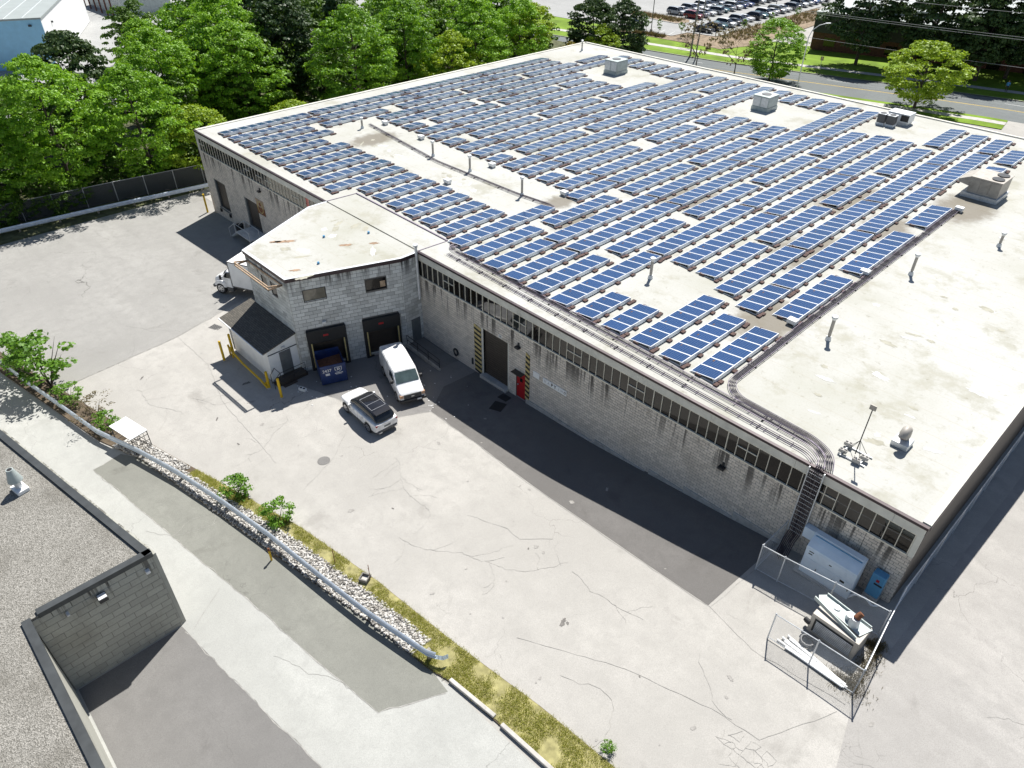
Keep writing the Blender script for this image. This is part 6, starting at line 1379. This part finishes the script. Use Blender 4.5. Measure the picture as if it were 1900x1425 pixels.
# cars in the car park
PROTO = {}
def lot_car(label, x, y, rz, paint, kind, group):
    k = (paint, kind)
    if k not in PROTO:
        o = thing('parked_car', label, 'car', (x, y, g(x, y)+.13), rz, group); car_parts(o, M['car_'+paint], M['car_'+paint], kind); PROTO[k] = o; return
    o = copy_tree(PROTO[k]); o.location = (x, y, g(x, y)+.13); o.rotation_euler = (0, 0, rz); o['label'] = label; o['group'] = group
rr = random.Random(4)
rowC = ['black','black','teal','white','grey','silver','white','black','teal','white','white','silver','white','grey','black','white','silver','blue','white','black']
for i, pc in enumerate(rowC):
    y = 125.6 + i*3.05; lot_car('%s car, %s from the road in the row beside the planted bank' % (pc, ORD[i+1]), -96.3 - i*.10 + rr.uniform(-.2,.2), y, rad(4 + rr.uniform(-2,2)) + (pi if i % 3 == 1 else 0), pc, 'suv' if i % 2 else 'sedan', 'cars beside the planted bank')
rowA = ['red','silver','white','silver','teal','silver','white','blue','blue','black','silver','grey','white','silver','black','white','blue']
for i, pc in enumerate(rowA):
    lot_car('%s car, %s from the island in the near half of the double row' % (pc, ORD[i+1]), -107.2 - i*.08, 137.2 + i*3.05, rad(4) + (pi if i % 2 else 0), pc, 'sedan' if i % 3 else 'suv', 'near half of the double row')
rowB = ['silver','white','silver','white','white','grey','silver','white','teal','black','white','blue','silver','grey','white','teal']
for i, pc in enumerate(rowB):
    lot_car('%s car, %s from the island in the far half of the double row' % (pc, ORD[i+1]), -113.2 - i*.10, 138.4 + i*3.05, rad(4), pc, 'sedan' if i % 2 else 'suv', 'far half of the double row')
for i, pc in enumerate(['black','grey','black','grey','silver','white','black','blue','white','silver']):
    lot_car('%s car, %s from the left at the very back of the car park' % (pc, ORD[i+1]), -131.5 + i*.0, 158 + i*3.05, rad(4), pc, 'suv', 'cars at the back of the car park')
lot_car('black SUV alone by the evergreens at the near corner of the car park', -111.2, 119.2, rad(95), 'black', 'suv', 'single cars')
# poles and wires
def pole(label, x, y, hgt, r, dx=0):
    o = thing('utility_pole', label, 'pole', (x, y, g(x, y)), 0, 'utility poles'); q = MB(); q.cyl((0,0,0),(dx,0,hgt),r,9,r2=r*.7); q.build('shaft', M['post_wood'], o, smooth=40); q = MB(); q.bar((dx-.9,0,hgt-.7),(dx+.9,0,hgt-.7),.1,.12); q.build('crossarm', M['post_wood'], o)
pole('thicker wooden utility pole beside the road', -84.9, 104.2, 13, .19, .3); pole('thinner wooden pole right of the thicker one', -82.2, 102.0, 12, .13, .5)
o = thing('street_lamp', 'curved-arm street lamp beside the road', 'street lamp', (-56.6, 95.0, g(-56)))
q = MB(); q.tube([(0,0,0),(0,0,8.2),(.25,.3,9.3),(.9,1.0,10.0),(1.7,1.9,10.3)], [.11,.085,.07,.055,.05], 8); q.build('pole', M['galv'], o, smooth=60); q = MB(); q.bar((1.5,1.7,10.28),(2.1,2.3,10.32),.26,.12); q.build('lamp_head', M['alu'], o, bevel=.03)
for lab, x, y, h_ in (('tall dark light mast on the planted strip of the car park', -103.6, 115.6, 9.5), ('tall blue-grey light mast between the car rows', -100.9, 165, 9.5)):
    o = thing('light_mast', lab, 'street lamp', (x, y, g(x, y)+.1), 0, 'light masts in the car park'); q = MB(); q.cyl((0,0,0),(0,0,.9),.28,10); q.build('plinth', M['concrete'], o); q = MB(); q.cyl((0,0,.9),(0,0,h_),.09,8); q.build('mast', M['bumper'], o); q = MB(); q.box(-.6,.6,-.2,.2,h_,h_+.15); q.build('lamp_head', M['bumper'], o)
M['wire'] = pm('bright_wire', (.40, .40, .40), .5, .3, .1, 2)
for k, (ya, z0, z1) in enumerate(((108, 9.3, 9.6), (108.4, 9.0, 9.1), (109, 12.3, 12.9), (110, 13.6, 14.6), (107.5, 5.2, 5.4))):
    pts = [Vector((-84.8 + t*95, ya-3.2 + t*14, z0 + (z1-z0)*t - 2.6*t*(1-t))) for t in [i/14 for i in range(15)]]
    q = MB(); q.tube(pts, .022, 4); tag(q.build('overhead_wire', M['wire']), '%s overhead wire above the road, counting from the lowest' % ORD[[3,2,4,5,1][k]], 'wire', 'overhead wires')
# saplings and tufts in the planted beds
V, F = grass_mesh([(x, 112.6+(x+112.5)*.05+rng.uniform(.3,2.0)) for x in rng.uniform(-112, -99, 260)] + [(x, rng.uniform(129.8, 134)) for x in rng.uniform(-123, -107, 260)] + [(rng.uniform(-92, -85), y) for y in rng.uniform(124, 170, 500)], .3, .9, .15, 10, .15, .05)
o = link('ornamental_grass', np_mesh('ornamental_grass', V, F, M['dry']), kind='stuff'); tag(o, 'tan tufts of ornamental grass planted in rows by the car park', 'grass')
for k, (x, y, lab) in enumerate(((-104.6, 115.0, 'thin sapling beside the dark light mast'), (-101.3, 115.3, 'thin sapling in the middle of the planted strip'), (-96.5, 117.0, 'thin sapling at the right end of the planted strip'), (-89, 130, 'thin sapling nearest the road on the planted bank'), (-88.5, 141, 'second thin sapling along the planted bank'), (-88, 152, 'third thin sapling along the planted bank'))):
    o = thing('sapling', lab, 'tree', (x, y, g(x, y)+.1), 0, 'saplings in the planted beds'); q = MB(); q.tube([(0,0,0),(.05,0,1.6),(0,.05,3.0)], [.04,.03,.015], 5); q.build('trunk', M['bark'], o); link('crown', BU[k % 3], o, (0,0,1.4), k, scale=(.7,.7,1.1))
# road sign and street furniture
o = thing('road_sign', 'thin yellow-brown sign post on the far verge of the road', 'sign', (-60.5, 110.6, g(-60))); q = MB(); q.cyl((0,0,0),(0,0,2.4),.04,6); q.build('post', M['galv'], o); q = MB(); q.box(-.3,.3,-.02,.02,1.7,2.4); q.build('plate', M['faded'], o)
# ============================================================ WALKER
def walker():
    o = thing('person', 'person in a light blue top walking on the far pavement', 'person', (-30.6, 116.2, g(-30.6)+.13), rad(-75))
    J = {'pel': (0,0,.95), 'wst': (0,0,1.10), 'chs': (.02,0,1.35), 'nek': (.03,0,1.50), 'hd0': (.05,0,1.58), 'hd1': (.06,0,1.70), 'hd2': (.05,0,1.76)}
    E = [('pel','wst'),('wst','chs'),('chs','nek'),('nek','hd0'),('hd0','hd1'),('hd1','hd2')]; Rr = {'pel': (.16,.13), 'wst': (.145,.11), 'chs': (.18,.12), 'nek': (.06,.06), 'hd0': (.075,.08), 'hd1': (.085,.10), 'hd2': (.05,.06)}
    for s, nm, f in ((1,'l',1), (-1,'r',-1)):
        J.update({nm+'hip': (0,.10*s,.90), nm+'kne': (.16*f,.10*s,.50), nm+'ank': (.12*f-.12*(f < 0)+.12*(f > 0),.10*s,.09), nm+'toe': (.12*f+.14+.0,.11*s,.04), nm+'sho': (.02,.20*s,1.40), nm+'elb': (-.10*f,.25*s,1.13), nm+'wri': (-.06*f+.06,.26*s,.90), nm+'han': (-.05*f+.09,.26*s,.81)})
        E += [('pel',nm+'hip'),(nm+'hip',nm+'kne'),(nm+'kne',nm+'ank'),(nm+'ank',nm+'toe'),('chs',nm+'sho'),(nm+'sho',nm+'elb'),(nm+'elb',nm+'wri'),(nm+'wri',nm+'han')]
        Rr.update({nm+'hip': (.10,.10), nm+'kne': (.065,.065), nm+'ank': (.045,.045), nm+'toe': (.04,.035), nm+'sho': (.07,.07), nm+'elb': (.045,.045), nm+'wri': (.032,.028), nm+'han': (.04,.022)})
        for k, (dy, dz_) in enumerate(((.03,-.075), (.012,-.09), (-.008,-.088), (-.027,-.07))):
            n1 = nm+'f%d' % k; hx, hy, hz = J[nm+'han']; J[n1] = (hx+dy+.01, hy, hz+dz_); E.append((nm+'han', n1)); Rr[n1] = (.009,.009)
        hx, hy, hz = J[nm+'wri']; J[nm+'th'] = (hx+.06, hy, hz-.09); E.append((nm+'wri', nm+'th')); Rr[nm+'th'] = (.01,.01)
    keys = list(J); me = bpy.data.meshes.new('body'); me.from_pydata([J[k] for k in keys], [(keys.index(a), keys.index(c)) for a, c in E], [])
    ob = bpy.data.objects.new('body', me); COL.objects.link(ob); sk = ob.modifiers.new('skin', 'SKIN'); ob.modifiers.new('sub', 'SUBSURF').levels = 1
    for i, k in enumerate(keys): me.skin_vertices[0].data[i].radius = Rr[k]
    me.skin_vertices[0].data[keys.index('pel')].use_root = True
    m2 = bpy.data.meshes.new_from_object(ob.evaluated_get(bpy.context.evaluated_depsgraph_get())); bpy.data.objects.remove(ob)
    m2.materials.clear(); [m2.materials.append(M[k]) for k in ('skin', 'bluecloth', 'darkcloth')]
    for p in m2.polygons:
        z = p.center.z; arm = abs(p.center.y) > .18; p.material_index = 0 if z > 1.5 or (arm and z < .98 and z > .6) else (1 if z > .93 or arm and z > .95 else 2); p.use_smooth = True
    bd = link('body', m2, o)
    q = MB(); loft([(-.05,1.62,1.80,.07,.05),(.0,1.64,1.84,.095,.06),(.06,1.70,1.85,.095,.06),(.11,1.76,1.83,.07,.04)], CABP, q); q.build('hair', M['darkcloth'], o, smooth=60)
    q = MB(); q.cyl((.155,0,1.68),(.185,0,1.66),.018,6,r2=.012); [q.cyl((.135,s*.035,1.71),(.15,s*.035,1.71),.012,6) for s in (-1,1)]; q.build('nose', M['skin'], o)
walker()
